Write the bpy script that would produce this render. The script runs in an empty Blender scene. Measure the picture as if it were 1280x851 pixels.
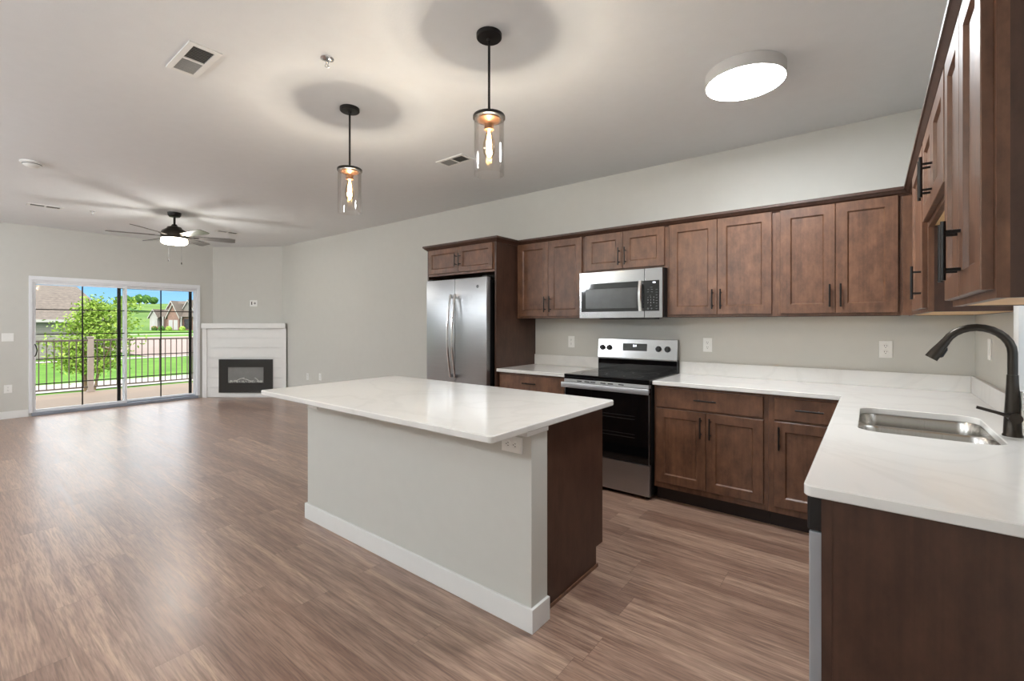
import bpy, bmesh, math, random
from mathutils import Vector, Matrix
random.seed(7)
C = bpy.context.scene.collection
S = bpy.context.scene
PI = math.pi
YAW = math.radians(38.11)
F, CYH, H = 573.0, 404.2, 1.341

# ------------------------------------------------------------------ camera
cam = bpy.data.cameras.new('camera'); co = bpy.data.objects.new('camera', cam); C.objects.link(co)
co.location = (0, 0, H); co.rotation_euler = (PI/2, 0, YAW)
cam.sensor_fit = 'HORIZONTAL'; cam.sensor_width = 36.0; cam.lens = F/1280*36.0
cam.shift_y = (CYH-425.5)/1280.0
cam.clip_start = 0.02; cam.clip_end = 3000
S.camera = co
S.view_settings.view_transform = 'Standard'; S.view_settings.look = 'None'
S.view_settings.gamma = 1.0; S.view_settings.use_curve_mapping = False
S.view_settings.exposure = 1.02

# light strengths
PENDANT_W, FLUSH_E, FAN_W, FILL_GLOBE_E = 12.0, 46.0, 13.0, 45.0
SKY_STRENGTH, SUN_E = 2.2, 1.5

def lin(c):
    return tuple(((v/255)/12.92 if v/255 <= .04045 else ((v/255+.055)/1.055)**2.4) for v in c) + (1,)

# ------------------------------------------------------------------ sky + sun
W = bpy.data.worlds.new('sky'); S.world = W; W.use_nodes = True
nt = W.node_tree; nt.nodes.clear()
def N(t, k, **kw):
    n = t.nodes.new(k)
    for a, b in kw.items(): setattr(n, a, b)
    return n
def ramp(t, stops, interp='LINEAR'):
    r = N(t, 'ShaderNodeValToRGB'); r.color_ramp.interpolation = interp
    e = r.color_ramp.elements
    while len(e) > 1: e.remove(e[-1])
    e[0].position, e[0].color = stops[0][0], stops[0][1]
    for p, c in stops[1:]:
        x = e.new(p); x.color = c
    return r
tc = N(nt, 'ShaderNodeTexCoord'); sx = N(nt, 'ShaderNodeSeparateXYZ')
nt.links.new(tc.outputs['Generated'], sx.inputs[0])
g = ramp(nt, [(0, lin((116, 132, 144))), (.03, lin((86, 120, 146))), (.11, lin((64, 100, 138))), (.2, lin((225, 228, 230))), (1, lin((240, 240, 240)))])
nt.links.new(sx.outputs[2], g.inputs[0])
mp = N(nt, 'ShaderNodeMapping'); mp.inputs['Scale'].default_value = (5, 5, 16)
nz = N(nt, 'ShaderNodeTexNoise'); nz.inputs['Scale'].default_value = 1.6; nz.inputs['Detail'].default_value = 6
nt.links.new(tc.outputs['Generated'], mp.inputs[0]); nt.links.new(mp.outputs[0], nz.inputs[0])
cr = ramp(nt, [(.52, (0, 0, 0, 1)), (.68, (1, 1, 1, 1))])
nt.links.new(nz.outputs['Fac'], cr.inputs[0])
mx = N(nt, 'ShaderNodeMixRGB'); mx.inputs[2].default_value = (.24, .245, .25, 1)
fd = ramp(nt, [(.10, (1, 1, 1, 1)), (.18, (0, 0, 0, 1))]); nt.links.new(sx.outputs[2], fd.inputs[0])
cm = N(nt, 'ShaderNodeMath', operation='MULTIPLY')
nt.links.new(cr.outputs[0], cm.inputs[0]); nt.links.new(fd.outputs[0], cm.inputs[1]); nt.links.new(cm.outputs[0], mx.inputs[0]); nt.links.new(g.outputs[0], mx.inputs[1])
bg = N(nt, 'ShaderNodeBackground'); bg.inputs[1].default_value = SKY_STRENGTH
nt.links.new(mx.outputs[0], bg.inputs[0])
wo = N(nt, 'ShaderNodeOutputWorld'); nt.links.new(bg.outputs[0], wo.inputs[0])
sun = bpy.data.lights.new('sun', 'SUN'); sun.energy = SUN_E; sun.angle = .01; sun.color = (1, .95, .87)
so = bpy.data.objects.new('sun', sun); C.objects.link(so)
so.rotation_euler = Vector((-.5, .42, -.76)).to_track_quat('-Z', 'Y').to_euler()

# ------------------------------------------------------------------ materials
M = {}
def mat(name, col, rough=.5, metal=0, spec=.5, var=.06, scale=12, stretch=(1, 1, 1), bump=0, bscale=200, emit=None, es=0, col2=None, coat=0):
    m = bpy.data.materials.new(name); m.use_nodes = True; t = m.node_tree; b = t.nodes['Principled BSDF']
    c = lin(col)
    tcn = N(t, 'ShaderNodeTexCoord'); mpn = N(t, 'ShaderNodeMapping'); mpn.inputs['Scale'].default_value = stretch
    t.links.new(tcn.outputs['Object'], mpn.inputs[0])
    nn = N(t, 'ShaderNodeTexNoise'); nn.inputs['Scale'].default_value = scale; nn.inputs['Detail'].default_value = 5
    t.links.new(mpn.outputs[0], nn.inputs[0])
    c2 = lin(col2) if col2 else tuple(min(1, v*(1+var)) for v in c[:3])+(1,)
    c1 = c if col2 else tuple(v*(1-var) for v in c[:3])+(1,)
    r = ramp(t, [(.3, c1), (.7, c2)]); t.links.new(nn.outputs['Fac'], r.inputs[0])
    t.links.new(r.outputs[0], b.inputs['Base Color'])
    b.inputs['Roughness'].default_value = rough; b.inputs['Metallic'].default_value = metal
    b.inputs['Specular IOR Level'].default_value = spec
    b.inputs['Coat Weight'].default_value = coat
    if bump:
        n2 = N(t, 'ShaderNodeTexNoise'); n2.inputs['Scale'].default_value = bscale; n2.inputs['Detail'].default_value = 3
        t.links.new(mpn.outputs[0], n2.inputs[0])
        bp = N(t, 'ShaderNodeBump'); bp.inputs['Strength'].default_value = bump; bp.inputs['Distance'].default_value = .002
        t.links.new(n2.outputs['Fac'], bp.inputs['Height']); t.links.new(bp.outputs[0], b.inputs['Normal'])
    if emit:
        b.inputs['Emission Color'].default_value = lin(emit); b.inputs['Emission Strength'].default_value = es
    M[name] = m
    return m
mat('wall', (204, 203, 197), .85, spec=.2, var=.01, bump=.25, bscale=160)
mat('ceiling_paint', (229, 231, 232), .95, spec=.1, var=.01, bump=.3, bscale=90)
mat('white_trim', (232, 232, 230), .45, var=.01)
mat('white_plastic', (238, 238, 235), .35, var=.01)
mat('vinyl', (232, 234, 238), .35, var=.01)
mat('sill_metal', (150, 158, 172), .4, metal=.4, var=.03)
mat('quartz', (236, 235, 232), .1, var=.02, scale=3, spec=.5)
mat('wood_dark', (108, 66, 50), .38, scale=4, stretch=(3, 3, .6), col2=(134, 86, 65), bump=.08, bscale=60, spec=.5)
mat('maple', (222, 180, 128), .5, scale=3, stretch=(3, .5, 3), var=.08)
mat('toe', (40, 26, 22), .6, var=.1)
mat('steel', (172, 174, 177), .36, metal=1, scale=3, stretch=(1, 1, 120), var=.05)
mat('steel_h', (160, 160, 161), .2, metal=1, scale=3, stretch=(1, 1, 160), var=.06)
mat('steel_flat', (196, 196, 198), .38, metal=.85, var=.03)
mat('steel_side', (168, 172, 178), .35, metal=.35, var=.03)
mat('steel_bright', (225, 226, 228), .16, metal=1, var=.02)
mat('sink_steel', (190, 188, 184), .25, metal=1, scale=4, stretch=(60, 1, 1), var=.06)
mat('black_glass', (10, 10, 12), .05, var=.1, spec=.6)
mat('black_metal', (30, 28, 27), .4, metal=.4, var=.1)
mat('black_plastic', (22, 22, 23), .4, var=.1)
mat('gunmetal', (60, 55, 50), .32, metal=.85, var=.1)
mat('bronze', (120, 84, 58), .35, metal=.9, var=.1)
mat('blade', (88, 84, 80), .3, scale=8, stretch=(.5, 8, 8), var=.12, spec=.6)
mat('mw_window', (70, 72, 72), .25, var=.08, spec=.5)
mat('glyph', (200, 205, 205), .5, var=.01)
mat('glow', (255, 255, 255), .5, emit=(235, 242, 255), es=2.2)
mat('diffuser', (255, 255, 255), .5, emit=(248, 252, 255), es=FLUSH_E)
mat('fan_diffuser', (255, 255, 255), .5, emit=(255, 240, 214), es=9)
mat('fill_globe_glow', (255, 255, 255), .5, emit=(244, 250, 255), es=FILL_GLOBE_E)
mat('lamp_rim', (200, 198, 196), .5, var=.02)
mat('filament', (255, 200, 120), .5, emit=(255, 214, 150), es=40)
mat('slot', (45, 43, 42), .6, var=.05)
mat('vent_dark', (70, 68, 66), .7, var=.08)
mat('vent_mesh', (150, 150, 148), .7, var=.05)
mat('fire_frame', (46, 46, 45), .18, var=.04)
mat('ember', (205, 205, 200), .5, var=.15, scale=30)
mat('fire_screen', (128, 128, 126), .35, var=.06)  # grey puts the fireplace screen's reflection into the colour
mat('decking', (124, 106, 90), .7, scale=3, stretch=(12, .6, 1), var=.12)
mat('rail_metal', (88, 76, 70), .5, var=.05)
mat('post', (150, 136, 128), .6, var=.05)
mat('lawn', (66, 104, 34), .9, scale=1.5, col2=(92, 128, 48), bump=.6, bscale=12, spec=.1)
mat('field', (72, 100, 48), .95, scale=.02, col2=(98, 120, 64), spec=.05)
mat('woodland', (52, 84, 42), .95, scale=.15, col2=(78, 112, 56), spec=.05)
mat('concrete', (160, 154, 150), .9, scale=2, var=.05, spec=.2)
mat('asphalt', (136, 120, 114), .9, scale=.6, var=.05, spec=.2)
mat('siding', (134, 129, 122), .7, var=.03)
mat('shingle', (98, 88, 80), .9, scale=5, var=.25)
mat('brick', (136, 106, 96), .85, scale=2, var=.12)
mat('house_trim', (168, 164, 160), .6, var=.01)
mat('garage_door', (170, 166, 166), .5, var=.01)
mat('dark_window', (62, 58, 62), .2, var=.05)
mat('bark', (120, 94, 70), .9, var=.2, scale=20)
mat('leaf', (104, 134, 42), .6, scale=3, col2=(150, 172, 74), spec=.3)
mat('leaf_dark', (56, 88, 42), .7, scale=3, col2=(80, 112, 54), spec=.2)
mat('flower', (196, 44, 60), .7)
mat('rug_edge', (60, 38, 30), .5)

def wood_fix():      # cabinet wood: vertical grain plus blotches, offset per object
    m = M['wood_dark']; t = m.node_tree; b = t.nodes['Principled BSDF']; t.nodes.clear() if False else None
    oi = N(t, 'ShaderNodeObjectInfo'); tcn = N(t, 'ShaderNodeTexCoord')
    ad = N(t, 'ShaderNodeVectorMath', operation='ADD'); sc = N(t, 'ShaderNodeVectorMath', operation='SCALE'); sc.inputs['Scale'].default_value = 9
    cb = N(t, 'ShaderNodeCombineXYZ')
    for i in range(3): t.links.new(oi.outputs['Random'], cb.inputs[i])
    t.links.new(cb.outputs[0], sc.inputs[0]); t.links.new(tcn.outputs['Object'], ad.inputs[0]); t.links.new(sc.outputs[0], ad.inputs[1])
    m1 = N(t, 'ShaderNodeMapping'); m1.inputs['Scale'].default_value = (70, 70, 2.2)
    m2 = N(t, 'ShaderNodeMapping'); m2.inputs['Scale'].default_value = (9, 9, 5)
    n1 = N(t, 'ShaderNodeTexNoise'); n1.inputs['Scale'].default_value = 1; n1.inputs['Detail'].default_value = 4
    n2 = N(t, 'ShaderNodeTexNoise'); n2.inputs['Scale'].default_value = 1.6; n2.inputs['Detail'].default_value = 6; n2.inputs['Roughness'].default_value = .65
    for a, c_, d in ((ad, m1, n1), (ad, m2, n2)):
        t.links.new(a.outputs[0], c_.inputs[0]); t.links.new(c_.outputs[0], d.inputs[0])
    r1 = ramp(t, [(.3, lin((84, 57, 43))), (.7, lin((128, 90, 67)))]); t.links.new(n2.outputs['Fac'], r1.inputs[0])
    r2 = ramp(t, [(.35, (.82, .82, .82, 1)), (.65, (1.0, 1.0, 1.0, 1))]); t.links.new(n1.outputs['Fac'], r2.inputs[0])
    mm = N(t, 'ShaderNodeMixRGB', blend_type='MULTIPLY'); mm.inputs[0].default_value = 1
    t.links.new(r1.outputs[0], mm.inputs[1]); t.links.new(r2.outputs[0], mm.inputs[2])
    t.links.new(mm.outputs[0], b.inputs['Base Color'])
wood_fix()

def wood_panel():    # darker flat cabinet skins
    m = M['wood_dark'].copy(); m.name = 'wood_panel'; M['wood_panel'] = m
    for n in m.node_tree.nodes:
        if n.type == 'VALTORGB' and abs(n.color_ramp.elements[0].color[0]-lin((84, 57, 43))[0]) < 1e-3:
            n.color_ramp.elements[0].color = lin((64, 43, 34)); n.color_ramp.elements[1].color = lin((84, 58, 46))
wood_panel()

def floor_mat():
    m = bpy.data.materials.new('floor_planks'); m.use_nodes = True; t = m.node_tree; b = t.nodes['Principled BSDF']
    tcn = N(t, 'ShaderNodeTexCoord'); sep = N(t, 'ShaderNodeSeparateXYZ'); t.links.new(tcn.outputs['Object'], sep.inputs[0])
    def mt(op, a, b_=None, c_=None):
        n = N(t, 'ShaderNodeMath', operation=op)
        for i, v in enumerate((a, b_, c_)):
            if v is None: continue
            if hasattr(v, 'links'): t.links.new(v, n.inputs[i])
            else: n.inputs[i].default_value = v
        return n.outputs[0]
    PW, PL = .178, 1.22
    yr = mt('DIVIDE', sep.outputs[1], PW); row = mt('FLOOR', yr)
    wn = N(t, 'ShaderNodeTexWhiteNoise', noise_dimensions='1D'); t.links.new(row, wn.inputs['W'])
    xr = mt('ADD', mt('DIVIDE', sep.outputs[0], PL), mt('MULTIPLY', wn.outputs['Value'], 7.31)); colm = mt('FLOOR', xr)
    cb = N(t, 'ShaderNodeCombineXYZ'); t.links.new(row, cb.inputs[0]); t.links.new(colm, cb.inputs[1])
    wn2 = N(t, 'ShaderNodeTexWhiteNoise', noise_dimensions='3D'); t.links.new(cb.outputs[0], wn2.inputs['Vector'])
    # grain coordinates, shifted per plank
    of = N(t, 'ShaderNodeVectorMath', operation='SCALE'); of.inputs['Scale'].default_value = 31
    t.links.new(wn2.outputs['Color'], of.inputs[0])
    ad = N(t, 'ShaderNodeVectorMath', operation='ADD'); t.links.new(tcn.outputs['Object'], ad.inputs[0]); t.links.new(of.outputs[0], ad.inputs[1])
    m1 = N(t, 'ShaderNodeMapping'); m1.inputs['Scale'].default_value = (.8, 13, 1); t.links.new(ad.outputs[0], m1.inputs[0])
    n1 = N(t, 'ShaderNodeTexNoise'); n1.inputs['Scale'].default_value = 1.6; n1.inputs['Detail'].default_value = 7; n1.inputs['Roughness'].default_value = .7; n1.inputs['Distortion'].default_value = .6
    t.links.new(m1.outputs[0], n1.inputs[0])
    m2 = N(t, 'ShaderNodeMapping'); m2.inputs['Scale'].default_value = (5, 90, 1); t.links.new(ad.outputs[0], m2.inputs[0])
    n2 = N(t, 'ShaderNodeTexNoise'); n2.inputs['Scale'].default_value = 1.5; n2.inputs['Detail'].default_value = 4
    t.links.new(m2.outputs[0], n2.inputs[0])
    r1 = ramp(t, [(.27, lin((120, 90, 77))), (.45, lin((148, 118, 102))), (.56, lin((167, 137, 119))), (.73, lin((196, 167, 145)))])
    sh = mt('ADD', n1.outputs['Fac'], mt('MULTIPLY', mt('SUBTRACT', wn2.outputs['Value'], .5), .15))
    t.links.new(sh, r1.inputs[0])
    r2 = ramp(t, [(.38, (.62, .60, .59, 1)), (.56, (1.04, 1.04, 1.04, 1))]); t.links.new(n2.outputs['Fac'], r2.inputs[0])
    mm = N(t, 'ShaderNodeMixRGB', blend_type='MULTIPLY'); mm.inputs[0].default_value = .8
    t.links.new(r1.outputs[0], mm.inputs[1]); t.links.new(r2.outputs[0], mm.inputs[2])
    fy = mt('FRACT', yr); fx = mt('FRACT', xr)
    ey = mt('LESS_THAN', mt('MINIMUM', fy, mt('SUBTRACT', 1, fy)), .006); ex = mt('LESS_THAN', mt('MINIMUM', fx, mt('SUBTRACT', 1, fx)), .0012)
    sm = mt('MAXIMUM', ey, ex)
    m3 = N(t, 'ShaderNodeMixRGB', blend_type='MULTIPLY'); t.links.new(mt('MULTIPLY', sm, .35), m3.inputs[0])
    m3.inputs[2].default_value = (.25, .2, .18, 1); t.links.new(mm.outputs[0], m3.inputs[1]); t.links.new(m3.outputs[0], b.inputs['Base Color'])
    b.inputs['Roughness'].default_value = .27
    rr = ramp(t, [(.3, (.28, .28, .28, 1)), (.7, (.44, .44, .44, 1))]); t.links.new(n1.outputs['Fac'], rr.inputs[0]); t.links.new(rr.outputs[0], b.inputs['Roughness'])
    b.inputs['Specular IOR Level'].default_value = .6
    bp = N(t, 'ShaderNodeBump'); bp.inputs['Strength'].default_value = .18; bp.inputs['Distance'].default_value = .0015
    b.inputs['Coat Weight'].default_value = .5; b.inputs['Coat Roughness'].default_value = .3
    hh = mt('SUBTRACT', mt('ADD', mt('MULTIPLY', n2.outputs['Fac'], .5), n1.outputs['Fac']), mt('MULTIPLY', sm, .6))
    t.links.new(hh, bp.inputs['Height']); t.links.new(bp.outputs[0], b.inputs['Normal'])
    M['floor_planks'] = m
floor_mat()

for k in ('steel',): M[k].node_tree.nodes['Principled BSDF'].inputs['Anisotropic'].default_value = .6
def quartz_fix():
    t = M['quartz'].node_tree; b = t.nodes['Principled BSDF']
    tcn = N(t, 'ShaderNodeTexCoord'); n = N(t, 'ShaderNodeTexNoise'); n.inputs['Scale'].default_value = 1.1; n.inputs['Detail'].default_value = 5; n.inputs['Distortion'].default_value = 1.6
    t.links.new(tcn.outputs['Object'], n.inputs[0])
    r = ramp(t, [(.0, lin((228, 227, 224))), (.47, lin((228, 227, 224))), (.5, lin((223, 222, 219))), (.53, lin((228, 227, 224))), (1, lin((232, 231, 229)))])
    t.links.new(n.outputs['Fac'], r.inputs[0]); t.links.new(r.outputs[0], b.inputs['Base Color'])
quartz_fix()

def striped(name, axis, pitch, dark, width=.08):      # board joints as bump and thin dark line
    t = M[name].node_tree; b = t.nodes['Principled BSDF']; tcn = N(t, 'ShaderNodeTexCoord'); s = N(t, 'ShaderNodeSeparateXYZ')
    t.links.new(tcn.outputs['Object'], s.inputs[0])
    d = N(t, 'ShaderNodeMath', operation='DIVIDE'); t.links.new(s.outputs[axis], d.inputs[0]); d.inputs[1].default_value = pitch
    f = N(t, 'ShaderNodeMath', operation='FRACT'); t.links.new(d.outputs[0], f.inputs[0])
    l = N(t, 'ShaderNodeMath', operation='LESS_THAN'); t.links.new(f.outputs[0], l.inputs[0]); l.inputs[1].default_value = width
    src = b.inputs['Base Color'].links[0].from_socket
    mm = N(t, 'ShaderNodeMixRGB', blend_type='MULTIPLY'); mm.inputs[2].default_value = (dark, dark, dark, 1)
    t.links.new(l.outputs[0], mm.inputs[0]); t.links.new(src, mm.inputs[1]); t.links.new(mm.outputs[0], b.inputs['Base Color'])
striped('decking', 0, .14, .55, .06); striped('siding', 2, .16, .7, .12); striped('shingle', 2, .16, .8, .2)

def clear_glass(name, tint=(1, 1, 1), base=.06):
    m = bpy.data.materials.new(name); m.use_nodes = True; t = m.node_tree; t.nodes.clear()
    tr = N(t, 'ShaderNodeBsdfTransparent'); tr.inputs[0].default_value = tint+(1,)
    gl = N(t, 'ShaderNodeBsdfGlossy'); gl.inputs['Roughness'].default_value = .02
    lw = N(t, 'ShaderNodeLayerWeight'); lw.inputs[0].default_value = .25
    ma = N(t, 'ShaderNodeMath', operation='MULTIPLY_ADD'); ma.inputs[1].default_value = .38; ma.inputs[2].default_value = base
    t.links.new(lw.outputs['Fresnel'], ma.inputs[0])
    mx_ = N(t, 'ShaderNodeMixShader'); t.links.new(ma.outputs[0], mx_.inputs[0]); t.links.new(tr.outputs[0], mx_.inputs[1]); t.links.new(gl.outputs[0], mx_.inputs[2])
    o = N(t, 'ShaderNodeOutputMaterial'); t.links.new(mx_.outputs[0], o.inputs[0]); M[name] = m
clear_glass('glass', (.98, .99, .99), .0)
clear_glass('shade_glass', (.985, .975, .965), .03)
clear_glass('bulb_glass', (1, .93, .8), .02)

# ------------------------------------------------------------------ mesh helpers
class MB:
    def __init__(s): s.bm = bmesh.new()
    def _add(s, fn, mtx=None, bevel=0, seg=2):
        b = bmesh.new(); fn(b)
        if bevel:
            bmesh.ops.bevel(b, geom=list(b.edges), offset=bevel, segments=seg, affect='EDGES', profile=.6)
        if mtx is not None: bmesh.ops.transform(b, matrix=mtx, verts=b.verts)
        me = bpy.data.meshes.new('t'); b.to_mesh(me); b.free(); s.bm.from_mesh(me); bpy.data.meshes.remove(me)
        return s
    def box(s, x0, x1, y0, y1, z0, z1, bevel=0, mtx=None):
        def f(b):
            bmesh.ops.create_cube(b, size=1)
            bmesh.ops.transform(b, matrix=Matrix.Translation(((x0+x1)/2, (y0+y1)/2, (z0+z1)/2)) @ Matrix.Diagonal((abs(x1-x0), abs(y1-y0), abs(z1-z0), 1)), verts=b.verts)
        return s._add(f, mtx, bevel)
    def lathe(s, prof, n=32, mtx=None, cap=True):
        def f(b):
            rings = []
            for r, z in prof:
                if r < 1e-6: rings.append([b.verts.new((0, 0, z))])
                else: rings.append([b.verts.new((r*math.cos(2*PI*i/n), r*math.sin(2*PI*i/n), z)) for i in range(n)])
            for a, c in zip(rings, rings[1:]):
                for i in range(n):
                    j = (i+1) % n
                    if len(a) == 1 and len(c) == 1: continue
                    if len(a) == 1: b.faces.new((a[0], c[j], c[i]))
                    elif len(c) == 1: b.faces.new((a[i], a[j], c[0]))
                    else: b.faces.new((a[i], a[j], c[j], c[i]))
            if cap:
                for rg in (rings[0], rings[-1]):
                    if len(rg) > 1: b.faces.new(rg)
            bmesh.ops.recalc_face_normals(b, faces=b.faces)
        return s._add(f, mtx)
    def cyl(s, p0, p1, r, r1=None, n=16):
        p0, p1 = Vector(p0), Vector(p1); d = p1-p0
        q = d.to_track_quat('Z', 'Y').to_matrix().to_4x4()
        return s.lathe([(r, 0), (r if r1 is None else r1, d.length)], n, Matrix.Translation(p0) @ q)
    def tube(s, pts, rad, n=12):
        pts = [Vector(p) for p in pts]; rs = rad if isinstance(rad, (list, tuple)) else [rad]*len(pts)
        def f(b):
            rings = []; up = None
            for i, p in enumerate(pts):
                t = (pts[min(i+1, len(pts)-1)]-pts[max(i-1, 0)]).normalized()
                if up is None: up = t.orthogonal().normalized()
                up = (up-t*up.dot(t)).normalized(); w = t.cross(up)
                rings.append([b.verts.new(p+(up*math.cos(2*PI*k/n)+w*math.sin(2*PI*k/n))*rs[i]) for k in range(n)])
            for a, c in zip(rings, rings[1:]):
                for k in range(n): b.faces.new((a[k], a[(k+1) % n], c[(k+1) % n], c[k]))
            b.faces.new(rings[0]); b.faces.new(rings[-1])
            bmesh.ops.recalc_face_normals(b, faces=b.faces)
        return s._add(f)
    def prism(s, poly, z0, z1, mtx=None, bevel=0):
        def f(b):
            lo = [b.verts.new((x, y, z0)) for x, y in poly]; hi = [b.verts.new((x, y, z1)) for x, y in poly]
            n = len(poly)
            b.faces.new(lo); b.faces.new(hi)
            for i in range(n): b.faces.new((lo[i], lo[(i+1) % n], hi[(i+1) % n], hi[i]))
            bmesh.ops.recalc_face_normals(b, faces=b.faces)
        return s._add(f, mtx, bevel)
    def rings(s, rs, cap0=True, cap1=True, mtx=None):
        def f(b):
            R = [[b.verts.new(p) for p in r] for r in rs]; n = len(rs[0])
            for a, c in zip(R, R[1:]):
                for i in range(n): b.faces.new((a[i], a[(i+1) % n], c[(i+1) % n], c[i]))
            if cap0: b.faces.new(R[0])
            if cap1: b.faces.new(R[-1])
            bmesh.ops.recalc_face_normals(b, faces=b.faces)
        return s._add(f, mtx)
    def slab(s, outer, holes, z0, z1, c=.003):
        # slab with chamfered edges and holes; outer ccw, holes given as loops
        def off(loop, d):
            n = len(loop); out = []
            for i in range(n):
                a, p, q = Vector(loop[i-1]), Vector(loop[i]), Vector(loop[(i+1) % n])
                e1 = (p-a).normalized(); e2 = (q-p).normalized()
                n1 = Vector((-e1.y, e1.x)); n2 = Vector((-e2.y, e2.x)); m = (n1+n2)
                m = m/max(m.length_squared/2, .3)
                out.append((p.x+m.x*d, p.y+m.y*d))
            return out
        def f(b):
            tops, bots = [], []
            for k, lp in enumerate([outer]+holes):
                sg = c if k == 0 else -c
                A = [b.verts.new((x, y, z1)) for x, y in off(lp, sg)]
                B = [b.verts.new((x, y, z1-c)) for x, y in lp]
                D = [b.verts.new((x, y, z0+c)) for x, y in lp]
                E = [b.verts.new((x, y, z0)) for x, y in off(lp, sg)]
                n = len(lp)
                for P, Q in ((A, B), (B, D), (D, E)):
                    for i in range(n): b.faces.new((P[i], P[(i+1) % n], Q[(i+1) % n], Q[i]))
                tops += [b.edges.get((A[i], A[(i+1) % n])) for i in range(n)]
                bots += [b.edges.get((E[i], E[(i+1) % n])) for i in range(n)]
            bmesh.ops.triangle_fill(b, use_beauty=True, edges=tops); bmesh.ops.triangle_fill(b, use_beauty=True, edges=bots)
            bmesh.ops.recalc_face_normals(b, faces=b.faces)
        return s._add(f)
    def build(s, name, m, parent=None, smooth=False, loc=None):
        me = bpy.data.meshes.new(name); s.bm.to_mesh(me); s.bm.free()
        me.materials.append(M[m])
        if smooth:
            for p in me.polygons: p.use_smooth = True
            me.set_sharp_from_angle(angle=math.radians(38))
        o = bpy.data.objects.new(name, me); C.objects.link(o); o.parent = parent
        if loc: o.location = loc
        return o
def tag(o, label, cat, group=None):
    o['label'] = label; o['category'] = cat
    if group: o['group'] = group
    return o
def thing(name, label, cat, loc=(0, 0, 0), rz=0, group=None):
    o = bpy.data.objects.new(name, None); C.objects.link(o); o.location = loc; o.rotation_euler = (0, 0, rz); o.empty_display_size = .1
    return tag(o, label, cat, group)
def struct(o): o['kind'] = 'structure'; return o
def tree_copy(o, parent=None):
    c = o.copy(); C.objects.link(c)
    if parent is not None: c.parent = parent
    for ch in list(o.children): tree_copy(ch, c)
    return c
def rrect(x0, x1, y0, y1, r, n=6):
    pts = []
    for cx, cy, a in ((x1-r, y1-r, 0), (x0+r, y1-r, 90), (x0+r, y0+r, 180), (x1-r, y0+r, 270)):
        for i in range(n+1):
            t = math.radians(a+90*i/n); pts.append((cx+r*math.cos(t), cy+r*math.sin(t)))
    return pts
def text_mesh(items, name, m, parent, mtx):
    # items: (string, x, y, size); one mesh lying in local XY then transformed by mtx
    mb = MB()
    for st, x, y, sz in items:
        cu = bpy.data.curves.new('t', 'FONT'); cu.body = st; cu.size = sz; cu.align_x = 'CENTER'; cu.align_y = 'CENTER'; cu.extrude = .0003
        ob = bpy.data.objects.new('t', cu); C.objects.link(ob)
        bpy.context.view_layer.update()
        me = bpy.data.meshes.new_from_object(ob.evaluated_get(bpy.context.evaluated_depsgraph_get()))
        me.transform(mtx @ Matrix.Translation((x, y, 0))); mb.bm.from_mesh(me)
        bpy.data.objects.remove(ob); bpy.data.curves.remove(cu); bpy.data.meshes.remove(me)
    return mb.build(name, m, parent)

def ccw(l): return l if sum(l[i-1][0]*l[i][1]-l[i][0]*l[i-1][1] for i in range(len(l))) > 0 else l[::-1]
# ------------------------------------------------------------------ room layout
XL, XR, YB, YS, ZC = -9.56, .508, 4.03, -2.6, 2.755
DG0, DG1 = (-9.56, 3.25), (-8.53, 4.03)     # diagonal corner wall
struct(MB().box(XL-.14, XR+.14, YS-.14, YB+.14, -.12, 0).build('floor', 'floor_planks'))
struct(MB().box(XL-.2, XR+1.25, YS-.14, YB+.3, ZC, ZC+.2).build('ceiling', 'ceiling_paint'))  # overhang past the right wall added to block sun at the window
struct(MB().box(XL-.14, XR+.14, YB, YB+.14, 0, ZC).build('wall_back', 'wall'))
struct(MB().box(XL-.14, XR+.14, YS-.14, YS, 0, ZC).build('wall_front', 'wall'))
DY0, DY1, DZ = .926, 3.008, 1.985
w = MB(); w.box(XL-.14, XL, YS, DY0, 0, ZC); w.box(XL-.14, XL, DY1, YB, 0, ZC); w.box(XL-.14, XL, DY0, DY1, DZ, ZC)
struct(w.build('wall_left', 'wall'))
WY0, WY1, WZ0, WZ1 = 1.98, 2.62, 1.07, 1.70
w = MB(); w.box(XR, XR+.14, YS, WY0, 0, ZC); w.box(XR, XR+.14, WY1, YB, 0, ZC); w.box(XR, XR+.14, WY0, WY1, 0, WZ0); w.box(XR, XR+.14, WY0, WY1, WZ1, ZC)
struct(w.build('wall_right', 'wall'))
struct(MB().prism([DG0, DG1, (DG1[0]-.02, YB-.001), (XL+.001, YB-.001), (XL+.001, DG0[1])], 0, ZC-.001).build('wall_corner', 'wall'))
# baseboards
bbz = .105
struct(MB().box(XL, XL+.014, YS, DY0-.029, 0, bbz, .003).build('baseboard_left', 'white_trim'))
struct(MB().box(-8.30, -3.83, YB-.014, YB, 0, bbz, .003).build('baseboard_back', 'white_trim'))
struct(MB().box(XL, XR, YS, YS+.014, 0, bbz, .003).build('baseboard_front', 'white_trim'))
struct(MB().box(XR-.014, XR, YS, 1.47, 0, bbz, .003).build('baseboard_right', 'white_trim'))

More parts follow.
